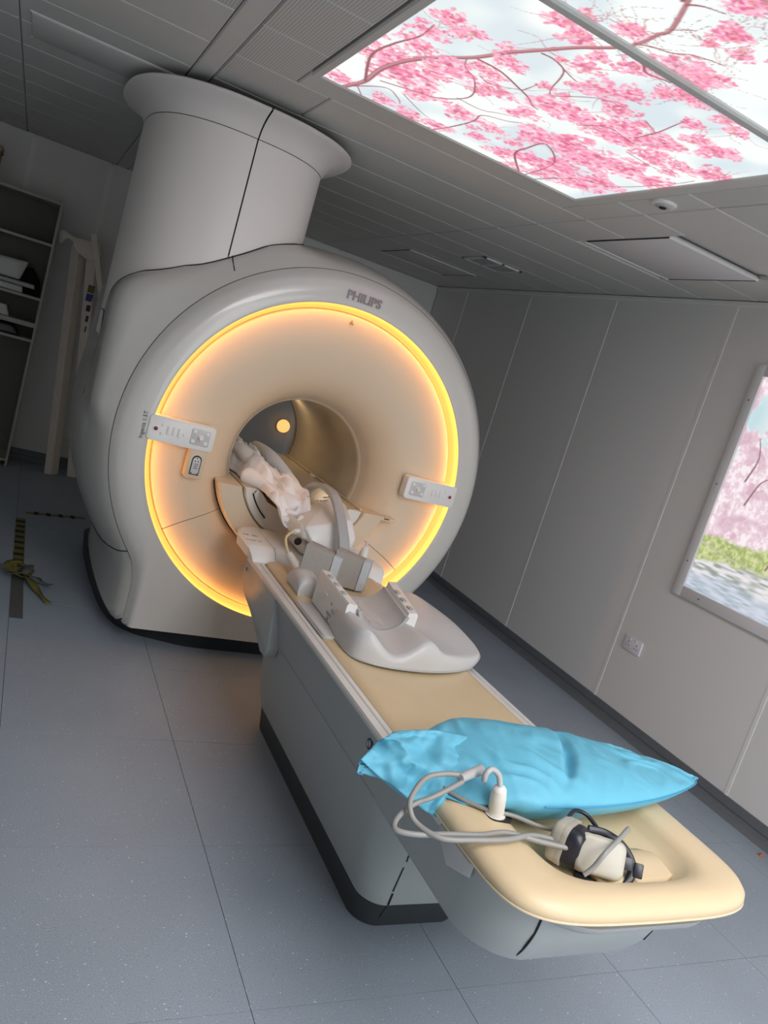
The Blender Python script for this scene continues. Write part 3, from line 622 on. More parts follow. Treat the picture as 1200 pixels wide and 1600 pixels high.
bl = bpy.data.lights.new('bore_lamp', 'POINT'); bl.energy = 1.1; bl.color = (1, .78, .50); bl.shadow_soft_size = .02; blo = bpy.data.objects.new('bore_lamp', bl); COL.objects.link(blo); blo.location = (1.52, 4.75, 1.27)
control(.573, .880, 'L'); control(1.925, 2.236, 'R')
# small connector box under the left panel
p = plate('socket_box', rrect(.783, .868, .875, 1.03, .010), 3.66, 3.600, lambda u, v, d: (u, d, v), cream, G, .005)
arch_ = [(.803, .893)]+[(.848, .893), (.848, .965)]+[(.8255+.0225*math.cos(a), .965+.0225*math.sin(a)) for a in [math.pi*k/10 for k in range(1, 10)]]+[(.803, .965)]
plate('socket_rim', arch_, 3.6002, 3.598, lambda u, v, d: (u, d, v), dark, p, .0006)
plate('socket_plate', [(.8255+(u-.8255)*.82, .932+(v-.932)*.88) for u, v in arch_], 3.598, 3.5965, lambda u, v, d: (u, d, v), greyl, p, .0006)
for u, v in ((.8255, .975), (.819, .960), (.832, .960), (.812, .902), (.840, .902)): loft('pin', [[(u+.003*math.cos(a), y, v+.003*math.sin(a)) for a in [k*math.pi/4 for k in range(8)]] for y in (3.5968, 3.5955)], dark, p, True, True, True)
for v in (.925, .935, .945): box('contact', (.817, 3.5955, v), (.836, 3.5967, v+.003), inkm, p)
# marks
MB = basis((1.408, 3.5975, 1.9095), (1, 0, 0), (0, 0, 1))
text('maker_name', 'PHILIPS', .058, MB, logo_m, G, .0025, 1.0, bold=.0016)
text('model_name', 'Ingenia 1.5T', .026, basis((.553, 3.5985, 1.072), (0, 0, 1), (-1, 0, 0)), inkm, G, .0006, 1)
def warn(c, s, parent, ux, uz, nrm):
    ux, uz, nrm, c = Vector(ux), Vector(uz), Vector(nrm), Vector(c)
    tri = [(-.5, -.4), (.5, -.4), (0, .5)]
    for k, m, q, nm in ((1, inkm, 0, 'warning_border'), (.74, yellow, .0006, 'warning_triangle')):
        V = [c+ux*a*s*k+uz*(b_*s*k-.0*s)+nrm*(q+e) for e in (.0, .0008) for a, b_ in tri]
        mo(nm, V, [(0, 1, 2), (5, 4, 3), (0, 3, 4, 1), (1, 4, 5, 2), (2, 5, 3, 0)], m, parent, 0)
    loft('warning_mark', [[c+ux*(.10*s*math.cos(a))+uz*(.10*s*math.sin(a)-.1*s)+nrm*e for a in [k*math.pi/5 for k in range(10)]] for e in (.0014, .002)], inkm, parent, True, True, True)
warn((1.397, 3.648, 1.792), .024, G, (1, 0, 0), (0, 0, 1), (0, -1, 0))
# ---- turret (chimney) to the ceiling, two panels with a flared head
TX, TY = .757, 4.26
def tring(hx, hy, z, e=2.5, n=120, ph0=0, ph1=2*math.pi, cy=TY):
    out = []
    for j in range(n+1 if ph1-ph0 < 6.28 else n):
        a = ph0+(ph1-ph0)*j/n; c, s = math.cos(a), math.sin(a)
        x = TX+hx*(abs(c)**(2/e))*(1 if c > 0 else -1); y = cy+hy*(abs(s)**(2/e))*(1 if s > 0 else -1); out.append((x, y, z))
    return out
def rho_at(y):
    for i in range(1, len(ST)-1):
        if ST[i][0] <= y <= ST[i+1][0]:
            f = (y-ST[i][0])/(ST[i+1][0]-ST[i][0]); return [ST[i][q]+(ST[i+1][q]-ST[i][q])*f for q in (1, 2, 3)]
    return [ST[-1][q] for q in (1, 2, 3)]
_bz = {}
def body_z(x, y):
    key = round(y, 3)
    if key not in _bz:
        rho, b, k = rho_at(y); _bz[key] = sorted([(p[0], p[2]) for p in station(y, rho, b, k) if p[2] > GZ+.35])
    P = _bz[key]; return float(np.interp(x, [p[0] for p in P], [p[1] for p in P]))
SEAMA = -math.pi/2
gap = .0022
for nm, p0, p1 in (('turret_panel', SEAMA+gap, SEAMA+math.pi-.02), ('turret_panel', SEAMA-math.pi+.02, SEAMA-gap)):
    rings = []
    base = tring(.432, .535, 0, 2.5, 90, p0, p1)
    low = []
    for x, y, _ in base: low.append((x, y, body_z(x, y)+.004))
    rings.append([(x, y, z-.12) for x, y, z in low]); rings.append(low)
    for q in (.2, .5, .8, 1.0): rings.append([(x, y, z+(2.425-z)*q) for x, y, z in low])
    loft(nm, rings, satin, G, False, smooth=60)
    fl_ = [(.4325, .5355, 2.428), (.435, .541, 2.435), (.445, .556, 2.462), (.466, .580, 2.486), (.498, .617, 2.507), (.530, .652, 2.520), (.548, .672, 2.526), (.553, .677, 2.531), (.550, .674, 2.537), (.52, .63, 2.539)]
    loft('turret_flare', [tring(hx, hy, z, 2.5, 90, p0, p1) for hx, hy, z in fl_], satin, G, False, smooth=60)
loft('turret_core', [tring(.42, .523, 1.55), tring(.42, .523, 2.44), tring(.50, .61, 2.53), tring(.50, .61, 2.545)], dark, G, True, False, True, 40)
# dark joint under the turret
base = tring(.436, .539, 0, 2.5, 120)
tube('turret_joint', [(x, y, body_z(x, y)+.001) for x, y, _ in base[60:]+base[:2]], .0026, dark, G, 6, 0)
# short joint running on down the cover from the turret seam
tube('cover_joint', [(.777, 3.725, body_z(.777, 3.725)+.001), (.778, 3.70, body_z(.778, 3.70)+.001), (.790, 3.672, body_z(.79, 3.672)+.001)], .0025, dark, G, 6)
# side cover handle recess seen at the far left edge
tube('service_seam', [on_side(4.10, math.radians(a), .001) for a in (178, 172, 167, 163)], .0016, dark, G, 6)

# ================================================================== patient table
T = thing('patient_table', (GX, 2.3, 0), 'grey and white patient table lowered in front of the scanner on a charcoal plinth', 'table')
def trect(hx, y0, y1, z, Rf, Rb=.03, n=8, bow=.02):
    out = []
    for cx, cy, a0, R in ((GX+hx-Rf, y0+Rf, -90, Rf), (GX+hx-Rb, y1-Rb, 0, Rb), (GX-hx+Rb, y1-Rb, 90, Rb), (GX-hx+Rf, y0+Rf, 180, Rf)):
        for k in range(n+1):
            a = math.radians(a0+90*k/n); x = cx+R*math.cos(a); y = cy+R*math.sin(a)
            out.append((x, y+(bow*((x-GX)/hx)**2 if a0 in (-90, 180) else 0), z))
    return out
loft('plinth', [trect(.190, 1.735, 2.915, 0, .07), trect(.192, 1.73, 2.92, .01, .07), trect(.205, 1.705, 2.93, .10, .07)], plinth2, T, True, True, True, 30)
loft('column_cover', [trect(.207, 1.70, 2.93, .102, .07), trect(.216, 1.69, 2.94, .135, .07), trect(.224, 1.685, 2.945, .16, .075), trect(.260, 1.645, 2.96, .36, .10), trect(.276, 1.62, 2.98, .448, .10)], tabm, T, True, True, True, 30)
for a, b_ in (((1.278, .045), (1.280, .098)), ((1.276, .108), (1.270, .155)), ((1.268, .165), (1.262, .262)), ((1.262, .285), (1.258, .31))):
    yy_ = lambda x, z: (1.734-z*.25 if z < .1 else 1.70-(z-.1)*(.25 if z < .16 else .2))+.006
    tube('cover_joint', [(a[0], yy_(*a), a[1]), (b_[0], yy_(*b_), b_[1])], .003, dark, T, 6, 0)
# carriage that runs the whole length under the top
def car(hx, y0, y1, z, R=.12, bow=.03): return trect(hx, y0, y1, z, R, .02, 8, bow)
loft('carriage', [car(.16, 1.21, 3.0, .408, .10), car(.23, 1.17, 3.02, .418, .11), car(.272, 1.13, 3.04, .438, .12), car(.285, 1.10, 3.06, .49, .13), car(.297, 1.08, 3.08, .55, .14), car(.312, 1.075, 3.10, .618, .15), car(.312, 1.075, 3.10, .628, .15)], tabm, T, True, True, True, 30)
loft('carriage_keel', [car(.08, 1.21, 1.6, .393, .06), car(.13, 1.185, 1.7, .402, .07), car(.17, 1.15, 1.75, .425, .08)], tabm, T, True, True, True, 40)
tube('cover_joint', [(1.215, 1.090, .612), (1.217, 1.096, .55), (1.222, 1.116, .49), (1.235, 1.148, .440)], .0028, dark, T, 6)
tube('cover_joint', [(1.60, 1.092, .60), (1.598, 1.100, .55), (1.592, 1.116, .49)], .0022, dark, T, 6)
box('end_shell', (1.22, 1.02, .618), (1.64, 1.50, .652), greyl, T, .014, 3)
loft('end_pan', [trect(.20, 1.06, 1.4, .600, .10, .05), trect(.26, 1.01, 1.45, .615, .14, .05), trect(.29, .985, 1.5, .638, .16, .05), trect(.295, .98, 1.5, .653, .16, .05)], greyp, T, True, True, True, 40)
loft('side_recess', [[(1.094, y, z) for y, z in ((1.21, .60), (1.30, .565), (1.36, .60), (1.38, .635), (1.21, .635))], [(1.088, y, z) for y, z in ((1.22, .605), (1.30, .575), (1.35, .605), (1.37, .630), (1.22, .630))]], greyl, T, True, True, True, 40)
warn((1.104, 1.372, .590), .026, T, (0, -1, 0), (0, 0, 1), (-1, 0, 0))
# top with grooved side rails
def ext_y(name, prof, y0, y1, m, mirror=False, parent=T, sm=30):
    P = [(GX-(x-GX) if mirror else x, z) for x, z in prof]
    return loft(name, [[(x, y, z) for x, z in P] for y in (y0, y1)], m, parent, True, True, True, sm)
RP = [(1.082, .628), (1.080, .640), (1.083, .648), (1.104, .651), (1.107, .645), (1.111, .645), (1.114, .650), (1.130, .650), (1.133, .644), (1.133, .628)]
ext_y('side_rail', RP, 1.36, 3.26, railm); ext_y('side_rail', RP, 1.36, 3.26, railm, True)
ext_y('table_top', [(1.10, .626), (1.10, .640), (1.71, .640), (1.71, .626)], 1.34, 3.5, white)
ext_y('rail_groove', [(1.1335, .630), (1.1335, .6435), (1.138, .6435), (1.138, .630)], 1.4, 3.2, greyp)
for x in (1.100,):
    ext_y('side_strip', [(1.094, .600), (1.090, .6275), (1.104, .6275), (1.104, .600)], 1.45, 3.10, tabm)
# round instruction stickers on the side
for y, z in ((1.79, .585), (2.83, .590)):
    x = 1.0935
    loft('side_sticker', [[(q, y+.016*math.cos(a), z+.016*math.sin(a)) for a in [k*math.pi/12 for k in range(24)]] for q in (x, x-.0012)], mat('sticker_navy', (.02, .03, .12), .4, vary=.05), T, True, True, True)
    loft('sticker_figure', [[(q, y+.011*math.cos(a), z+.011*math.sin(a)) for a in [k*math.pi/12 for k in range(24)]] for q in (x-.0012, x-.0018)], greyl, T, True, True, True)
    box('sticker_stroke', (x-.0024, -.0022, -.012), (x-.0018, .0022, .012), mat('sticker_navy', (.02, .03, .12)), T, M=Matrix.Translation((0, y, z)) @ Matrix.Rotation(math.radians(-28), 4, 'X'))
# docking bracket that hangs beside the scanner
for mir in (False, True):
    P = [(3.285, .636), (3.285, .55), (3.22, .50), (3.06, .47), (2.93, .43), (2.84, .405), (2.80, .392), (2.755, .394), (2.74, .41), (2.735, .44), (2.80, .636)]
    X0, X1 = (1.083, 1.13) if not mir else (2*GX-1.13, 2*GX-1.083)
    plate('dock_bracket', P, X1 if not mir else X0, X0 if not mir else X1, lambda u, v, d: (d, u, v), mat('dock_grey', (.40, .42, .41), .35, vary=.03), T, .008)
box('bracket_mark', (1.0815, 3.235, .585), (1.0828, 3.245, .600), inkm, T)
# raised white head-end block with flared shoulders
def blockring(y, dz=0, w_=0):
    return [(GX-.345-w_, y, .655), (GX-.352-w_, y, .700+dz), (GX-.335-w_, y, .712+dz), (GX-.22, y, .712+dz), (GX-.15, y, .705+dz), (GX+.15, y, .705+dz), (GX+.22, y, .712+dz), (GX+.335+w_, y, .712+dz), (GX+.352+w_, y, .700+dz), (GX+.345+w_, y, .655), (GX+.30, y, .645), (GX-.30, y, .645)]
b0 = [(GX+(p[0]-GX)*.93, 3.175, .645+(p[2]-.645)*.12) for p in blockring(0)]
loft('head_end_block', [b0, [(GX+(p[0]-GX)*.95, 3.195, .645+(p[2]-.645)*.55) for p in blockring(0)], [(GX+(p[0]-GX)*.98, 3.22, .645+(p[2]-.645)*.93) for p in blockring(0)], blockring(3.245), blockring(3.42, 0, .0), [(GX+(p[0]-GX)*.94, 3.50, p[2]) for p in blockring(0)], [(GX+(p[0]-GX)*.75, 3.555, p[2]-.002) for p in blockring(0)]], white, T, True, True, True, 35)
tube('block_joint', [(1.175, 3.52, .7115), (1.178, 3.25, .7115), (1.18, 3.215, .705), (1.185, 3.185, .668)], .0018, greyp, T, 6)
for (x, y, s_) in ((1.09, 3.38, 'MR  CE'), (1.09, 3.30, 'MAX 12')):
    text('small_print', s_, .022, basis((x+.01, y, .7135), (1, 0, 0), (0, 1, 0)), greyink, T, .0003)
# ---- mattress
def mring(y, k=1, dz=0):
    pr = [(-.268, .641), (-.271, .648), (-.262, .657), (-.235, .661), (-.20, .657), (-.10, .653), (0, .652), (.10, .653), (.20, .657), (.235, .661), (.262, .657), (.271, .648), (.268, .641)]
    return [(GX+x*k, y, .641+(z-.641)*dz) for x, z in pr]
M1 = loft('table_mattress', [mring(1.50, .98, .3), mring(1.51, 1, .8), mring(1.53, 1, 1)]+[mring(y, 1, 1) for y in np.linspace(1.7, 2.40, 8)]+[mring(2.42, 1, .85), mring(2.43, .98, .3)], vinyl, None, True, True, True, 60)
meta(M1, 'long flat beige vinyl mattress on the middle of the patient table', 'mattress')
M2 = loft('table_mattress', [mring(2.66, .96, .4), mring(2.68, 1, 1.2), mring(2.72, 1, 1.9)]+[mring(y, 1, 1.8) for y in (2.8, 2.95, 3.14)]+[mring(3.165, .98, 1.4), mring(3.175, .95, .5)], vinyl, None, True, True, True, 60)
meta(M2, 'short raised beige vinyl pad beside the foam wedges at the head end', 'mattress')
# ---- foot-end cushion: thick padded rim round a sunken tray
def sup(cx, cy, hx, hy, e, n=88, skew=0):
    out = []
    for j in range(n):
        a = 2*math.pi*j/n; c, s = math.cos(a), math.sin(a)
        out.append((cx+hx*(abs(c)**(2/e))*(1 if c > 0 else -1), cy+hy*(abs(s)**(2/e))*(1 if s > 0 else -1)))
    return out
cxc, cyc = 1.417, 1.262
def cring(hx, hy, z, e=5, cx=cxc, cy=cyc): return [(x, y-(.012*(1-((x-cx)/hx)**2) if y < cy else 0), z) for x, y in sup(cx, cy, hx, hy, e)]
CR = [cring(.30, .20, .655, 5), cring(.352, .265, .662), cring(.362, .272, .670), cring(.366, .275, .674), cring(.368, .277, .678), cring(.366, .275, .690), cring(.356, .266, .702), cring(.338, .250, .709), cring(.30, .240, .712), cring(.262, .222, .712, 5), cring(.238, .208, .707, 4.6, cxc+.012, cyc+.01), cring(.222, .194, .694, 4.4, cxc+.018, cyc+.01), cring(.208, .180, .675, 4.2, cxc+.018, cyc+.01), cring(.192, .165, .6655, 4, cxc+.018, cyc+.01), cring(.10, .08, .6645, 3, cxc+.02, cyc+.01)]
CU = loft('foot_cushion', CR, vinyl, None, True, True, True, 60)
meta(CU, 'thick beige vinyl foot-end cushion with a sunken middle, nearest the camera', 'cushion')
loft('cushion_bead', tube_geo([(x, y, .672) for x, y, z in cring(.367, .276, 0)]+[cring(.367, .276, .672)[0][:2]+(.672,)], .0028, 6), mat('beige_piping', (.72, .60, .42), .5), CU, True, False, False, 60)
plate('grip_slot', rrect(1.140, 1.205, 1.255, 1.310, .018), .703, .7135, lambda u, v, d: (u, v, d), dark, CU, .001)

# ================================================================== head coil, pads and loose things on the table
# wing-shaped coil base: smooth saddle with a raised middle and shoulders
W_ = thing('head_coil', (1.45, 2.5, .66), 'white head coil cradle on a smooth grey wing-shaped shoulder base across the table', 'medical coil')
outl = [(1.185, 2.455), (1.172, 2.33), (1.180, 2.22), (1.235, 2.175), (1.32, 2.155), (1.44, 2.155), (1.55, 2.175), (1.65, 2.215), (1.735, 2.275), (1.768, 2.345), (1.775, 2.43), (1.765, 2.55), (1.74, 2.66), (1.70, 2.76), (1.66, 2.80), (1.60, 2.78), (1.50, 2.74), (1.40, 2.70), (1.30, 2.66), (1.22, 2.58)]
ol = [v.to_tuple() for v in smooth_path([(x, y, 0) for x, y in outl+[outl[0]]], 5)[:-1]]
cx, cy = 1.46, 2.46
def wing_z(x, y):
    u = (x-1.47)/.30
    z = .722
    z += .055*math.exp(-((x-1.44)/.055)**2)*sstep(2.62, 2.2, y)*.9                         # middle crest
    z += .050*math.exp(-((x-1.21)/.05)**2)                                        # left shoulder
    z += .030*math.exp(-((x-1.66)/.09)**2)*sstep(2.2, 2.5, y)
    z -= .020*math.exp(-((x-1.32)/.05)**2)*sstep(2.5, 2.2, y)
    z -= .022*sstep(1.52, 1.74, x)*sstep(2.6, 2.25, y)
    return z
rings = []
for s, zf in ((1.0, 0), (1.0, .12), (.997, .45), (.985, .80), (.955, .97), (.90, 1), (.78, 1), (.62, 1), (.45, 1), (.28, 1), (.12, 1)):
    r = []
    for x, y, _ in ol:
        X, Y = cx+(x-cx)*s, cy+(y-cy)*s; z0 = .664 if x < 1.66 else .664+.03*sstep(1.66, 1.77, x); r.append((X, Y, z0+(wing_z(X, Y)-z0)*zf))
    rings.append(r)
loft('shoulder_base', rings, greyl, W_, True, True, True, 60)
tube('base_lip', [(x, y, .666 if x < 1.66 else .666+.03*sstep(1.66, 1.77, x)) for x, y, _ in ol+[ol[0]]], .004, greyp, W_, 6, 0)
# U-shaped cradle
def ucs(y, x0, x1, zt, zb, xi0, xi1, zi):
    c = (xi0+xi1)/2; h = (xi1-xi0)/2; pts = [(x0, y, zb), (x0-.002, y, zt-.01), (x0+.004, y, zt)]
    pts += [(xi0, y, zt-.004)]
    for k in range(1, 16):
        a = math.pi+math.pi*k/16; pts.append((c+h*math.cos(a), y, zt-.004+(zt-.004-zi)*math.sin(a)))
    pts += [(xi1, y, zt-.004), (x1-.004, y, zt), (x1+.002, y, zt-.01), (x1, y, zb)]
    return pts
def cradle_rings(y0, y1):
    R = []
    for y, q in ((y0, .99), (y0+.006, 1), (y0+.12, 1), (y1-.006, 1), (y1, .99)):
        f = (y-y0)/(y1-y0); xo = .035*f
        R.append(ucs(y, 1.188+xo*.2, 1.478+xo*1.7, .798+.010*f, .672, 1.226+xo*.2, 1.440+xo*1.7, .708))
    return R
loft('cradle', cradle_rings(2.37, 2.70), white, W_, True, True, True, 40)
# grey curved head rest inside
def restring(y, t):
    f = (y-2.37)/.33; out = []
    c = 1.333+.033*f; h = .107+.026*f
    for s_, rr in ((1, 1.0), (-1, 1.0-t/.1)):
        ks = range(0, 17) if s_ == 1 else range(16, -1, -1)
        for k in ks:
            a = math.pi+math.radians(8)+(math.pi-math.radians(16))*k/16; out.append((c+h*rr*math.cos(a), y, .794+.084*rr*math.sin(a)))
    return out
loft('head_rest', [restring(y, .013) for y in (2.362, 2.372, 2.55, 2.69)], padg, W_, True, True, True, 50)
loft('rest_edge', [restring(y, .0135) for y in (2.352, 2.363)], greyp, W_, True, True, True, 50)
def seal(pts): tube('pad_crease', pts, .0012, greyp, W_, 6)
def cradle_in(x, y):
    f = (y-2.37)/.33; c = 1.333+.033*f; h = (.107+.026*f)*.87; q = max(-.98, min(.98, (x-c)/h)); return .794-.084*.87*math.sqrt(1-q*q)+.0008
seal([(x, y, cradle_in(x, y)) for x, y in ((1.30, 2.385), (1.32, 2.42), (1.315, 2.46), (1.345, 2.50), (1.335, 2.56), (1.35, 2.62))])
seal([(x, y, cradle_in(x, y)) for x, y in ((1.36, 2.40), (1.345, 2.45), (1.375, 2.48))])
for (x, y) in ((1.207, 2.47), (1.209, 2.55), (1.211, 2.63), (1.465, 2.42), (1.475, 2.50), (1.485, 2.58)):
    plate('socket_recess', rrect(x-.009, x+.009, y-.016, y+.016, .003, 2), .798+.0303*(y-2.37), .8005+.0303*(y-2.37), lambda u, v, d: (u, v, d), greyp, W_, .0008)
box('latch', (1.182, 2.555, .752), (1.189, 2.585, .760), white, W_, .002)
for i, (s_, y, z) in enumerate((('A', 2.50, .742), ('R L', 2.47, .722), ('HEAD', 2.50, .700), ('SN', 2.50, .682))): text('small_print', s_, .020, basis((1.1862, y, z), (0, -1, 0), (0, 0, 1)), greyink, W_, .0003)
# flat grey slide plate beside it
plate('slide_plate', rrect(1.132, 1.235, 2.36, 2.72, .03), .652, .668, lambda u, v, d: (u, v, d), greyl, W_, .004)
# round-nosed grey positioning pad
B_ = loft('positioning_pad', [[(x, y, z) for x, z in rrect(1.142, 1.142+wd, .662, .662+h, min(.045, h*.42), 6)] for y, wd, h in ((2.735, .07, .060), (2.742, .085, .078), (2.765, .096, .090), (2.84, .10, .094), (2.88, .09, .085), (2.89, .07, .07))], greyl, None, True, True, True, 60)
meta(B_, 'small rounded grey plastic head support block at the table edge beside the white cradle', 'support')
# two tall foam wedges
def wedge(x0, x1, y0, y1, z0, z1, dish, label, topdrop=0):
    n = 10; V = []
    def face(x, k): return [(x+dish*math.sin(math.pi*i/n)*k, 0, z0+(z1-z0)*i/n) for i in range(n+1)]
    R = []
    for y in (y0, y0+.004, y1-.004, y1):
        e = .004 if y in (y0, y1) else 0
        L_ = [(x0+e, y, z0+(z1-z0-e)*i/n) for i in range(n+1)]; Rr = [(x1-e-dish*math.sin(math.pi*i/n), y, z0+(z1-z0-topdrop-e)*i/n) for i in range(n+1)]
        R.append(L_+Rr[::-1])
    t = thing('foam_wedge', ((x0+x1)/2, (y0+y1)/2, z0), label, 'foam pad', 'grey foam wedges in the head coil')
    loft('foam', R, foam, t, True, True, True, 30)
    box('side_skin', (x1-.003, y0+.004, z0+.004), (x1+.001, y1-.004, z1-topdrop-.004), foamb, t) if False else None
    return t
def slab(name, P, thick, label):
    """thin foam slab: P = four corners of the camera side, ordered; thick = vector"""
    t = thing('foam_wedge', tuple(np.mean(P, 0)), label, 'foam pad')
    P = [Vector(p) for p in P]; T_ = Vector(thick); n = 8
    R = []
    for f in (0, .06, .94, 1):
        e = .003 if f in (0, 1) else 0; r = []
        for i in range(4):
            a, b_ = P[i], P[(i+1) % 4]
            for k in range(n): r.append(a.lerp(b_, k/n)+T_*f)
        c = sum(r, Vector())/len(r); r = [p+(c-p).normalized()*e for p in r]; R.append(r)
    loft('foam_block', R, foam, t, True, True, True, 30)
    return t
def end_block(t, P, thick):
    P = [Vector(p) for p in P]; T_ = Vector(thick); V = P+[p+T_ for p in P]
    mo('end_cover', V, [(0, 1, 2, 3), (7, 6, 5, 4), (0, 4, 5, 1), (1, 5, 6, 2), (2, 6, 7, 3), (3, 7, 4, 0)], foamb, t, 0)
sa = slab('a', [(1.205, 2.955, .672), (1.333, 2.925, .672), (1.335, 2.925, .808), (1.212, 2.955, .832)], (.055, .075, 0), 'left of the two upright grey foam pads with blue-grey end covers behind the white cradle')
end_block(sa, [(1.334, 2.924, .672), (1.374, 2.932, .672), (1.380, 2.932, .800), (1.336, 2.924, .808)], (.050, .072, 0))
sb = slab('b', [(1.375, 2.955, .672), (1.475, 2.925, .672), (1.478, 2.925, .806), (1.352, 2.955, .828)], (.05, .075, 0), 'right of the two upright grey foam pads, hollowed, in front of the grey arch')
end_block(sb, [(1.476, 2.924, .672), (1.515, 2.932, .672), (1.520, 2.932, .80), (1.479, 2.924, .806)], (.046, .072, 0))
# white coil top lying behind with a tall grey arch handle
A_ = thing('coil_cover', (1.42, 3.3, .79), 'white moulded coil with a tall grey arched handle at the mouth of the bore', 'medical coil')
hull('coil_body', [(1.262, 3.15, .858), (1.315, 3.11, .785), (1.383, 3.12, .757), (1.289, 3.5, .81), (1.27, 3.40, .80), (1.27, 3.18, .80), (1.31, 3.5, .831), (1.40, 3.5, .895), (1.36, 3.17, .880), (1.42, 3.19, .895), (1.483, 3.5, .943), (1.571, 3.5, .930), (1.50, 3.22, .915), (1.575, 3.32, .86), (1.52, 3.16, .845), (1.513, 3.15, .80), (1.59, 3.47, .80), (1.44, 3.11, .768)], white, A_, .014)
hull('coil_end', [(1.262, 3.16, .80), (1.262, 3.16, .862), (1.235, 3.27, .79), (1.235, 3.42, .80), (1.262, 3.47, .80), (1.26, 3.45, .86), (1.30, 3.14, .79), (1.24, 3.30, .845)], white2, A_, .01)
box('coil_foot', (1.29, 3.19, .714), (1.36, 3.44, .80), greyl, A_, .02); box('coil_foot', (1.47, 3.19, .714), (1.56, 3.44, .80), greyl, A_, .02)
loft('coil_port', [[(1.262+q*math.cos(a), 3.19-.003*k, .775+q*math.sin(a)) for a in [j*math.pi/8 for j in range(16)]] for k, q in ((0, .017), (1, .018), (2, .012))], dark, A_, True, True, True)
ar = [(3.70, .80), (3.685, .875), (3.63, .935), (3.545, .982), (3.45, 1.003), (3.35, 1.004), (3.26, .985), (3.17, .935), (3.105, .885), (3.06, .845), (3.02, .79), (2.995, .725)]
ar = [(v.x, v.y) for v in smooth_path([(a, b_, 0) for a, b_ in ar], 5)]
rg = []
for i, (y, z) in enumerate(ar):
    a, b_ = ar[max(0, i-1)], ar[min(len(ar)-1, i+1)]; t_ = Vector((b_[0]-a[0], b_[1]-a[1])).normalized(); nx = Vector((t_.y, -t_.x)); f = i/(len(ar)-1)
    w2 = .021+.007*f; h = .011; xc = 1.405+.02*f; q = []
    for u, v in rrect(-w2, w2, -h, h, .006, 3): q.append((xc+u, y+nx.x*v, z+nx.y*v))
    rg.append(q)
loft('arch_handle', rg, mat('arch_grey', (.40, .41, .41), .4, vary=.03), A_, True, True, True, 50)
box('arch_inner_pad', (1.388, 3.605, .82), (1.426, 3.66, .93), greyp, A_, .006, M=Matrix.Translation((0, 3.63, .88)) @ Matrix.Rotation(math.radians(-20), 4, 'X') @ Matrix.Translation((0, -3.645, -.88)))
text('coil_print', '• MR 1', .030, basis((1.385, 3.16, .957), (.93, .25, .15), (-.2, .9, .12)), greyink, A_, .0006) if False else None
for s_, c in (('ANT', (1.365, 3.30, .959)), ('12', (1.33, 3.38, .951)), ('OK', (1.40, 3.34, .972))): text('small_print', s_, .026, basis(c, (.95, -.05, .24), (.04, 1, .03)), greyink, A_, .0012)
# connectors and leads of the coil
c1 = thing('coil_lead', (1.2, 3.1, .72), 'cream cable with a white plug looping from the left of the white body coil', 'cable')
tube('lead', [(1.248, 3.20, .815), (1.215, 3.175, .812), (1.185, 3.14, .79), (1.185, 3.08, .755), (1.198, 3.05, .735)], .006, creamcable, c1)
tube('plug', [(1.282, 3.19, .828), (1.245, 3.195, .818), (1.228, 3.185, .814)], [.013, .011], white2, c1, 12)
tube('plug_sleeve', [(1.193, 3.065, .742), (1.215, 2.99, .715), (1.24, 2.90, .690)], [.015, .021, .020], white, c1, 14)
c2 = thing('coil_plug', (1.60, 3.17, .72), 'upright white connector plug standing right of the grey arch', 'connector')
tube('plug_body', [(1.575, 3.14, .725), (1.580, 3.15, .765), (1.583, 3.155, .80), (1.585, 3.16, .815)], [.024, .024, .018, .012], white2, c2, 14)
tube('plug_collar', [(1.574, 3.138, .714), (1.575, 3.14, .727)], [.030, .027], white, c2, 14, 0)
tube('plug_stalk', [(1.585, 3.16, .812), (1.588, 3.165, .84)], .007, greyl, c2, 8)
for dx in (-.020, .012): box('plug_contact', (1.575+dx, 3.105, .715), (1.589+dx, 3.116, .722), dark, c2)

# ---- crumpled white sheet lying in the bore trough
def blanket():
    nu, nv = 150, 60; V = []
    f1 = vnoise((nu, nv), (13, 5), 21); f2 = vnoise((nu, nv), (26, 9), 22); f3 = vnoise((nu, nv), (44, 20), 23)
    for i in range(nu):
        u = i/(nu-1); y = 3.30+1.62*u
        cx_ = 1.315-.085*math.sin(min(1, u*1.5)*math.pi*.5)+.02*math.sin(u*9); hw = .155*(.72+.28*math.sin(math.pi*min(1, u*1.2+.15)))*(1 if u < .93 else max(.3, 1-(u-.93)*7))
        for j in range(nv):
            v = j/(nv-1)*2-1; x = cx_+hw*v*(1+.16*(f1[i, j]-.5))
            base = .845+.06*sstep(.2, .8, u)
            ht = .15*(sstep(0, .16, u))*(1-abs(v)**2.6)*(.75+.55*f1[i, j])*sstep(1.02, .9, u)
            ridge = .042*(.5+.5*math.sin(6.283*(f1[i, j]*1.1+v*1.15+u*1.6)))**1.5+.012*(.5+.5*math.sin(6.283*(f2[i, j]*1.2+v*.8+u*4)))**2
            zb = .80+.088*sstep(.17, .24, abs(x-GX))
            V.append((x+.004*(f3[i, j]-.5), y+.01*(f2[i, j]-.5), max(zb+.006, zb+.004+ht*.78+ridge*sstep(1, .8, abs(v))*sstep(-.01, .1, u))))
    F = [(i*nv+j, (i+1)*nv+j, (i+1)*nv+j+1, i*nv+j+1) for i in range(nu-1) for j in range(nv-1)]
    o = mo('sheet', V, F, cloth, None, 180); s = o.modifiers.new('thickness', 'SOLIDIFY'); s.thickness = .006; s.offset = 1
    meta(o, 'crumpled white cotton sheet lying along the bore of the scanner', 'sheet'); return o
BL = blanket()
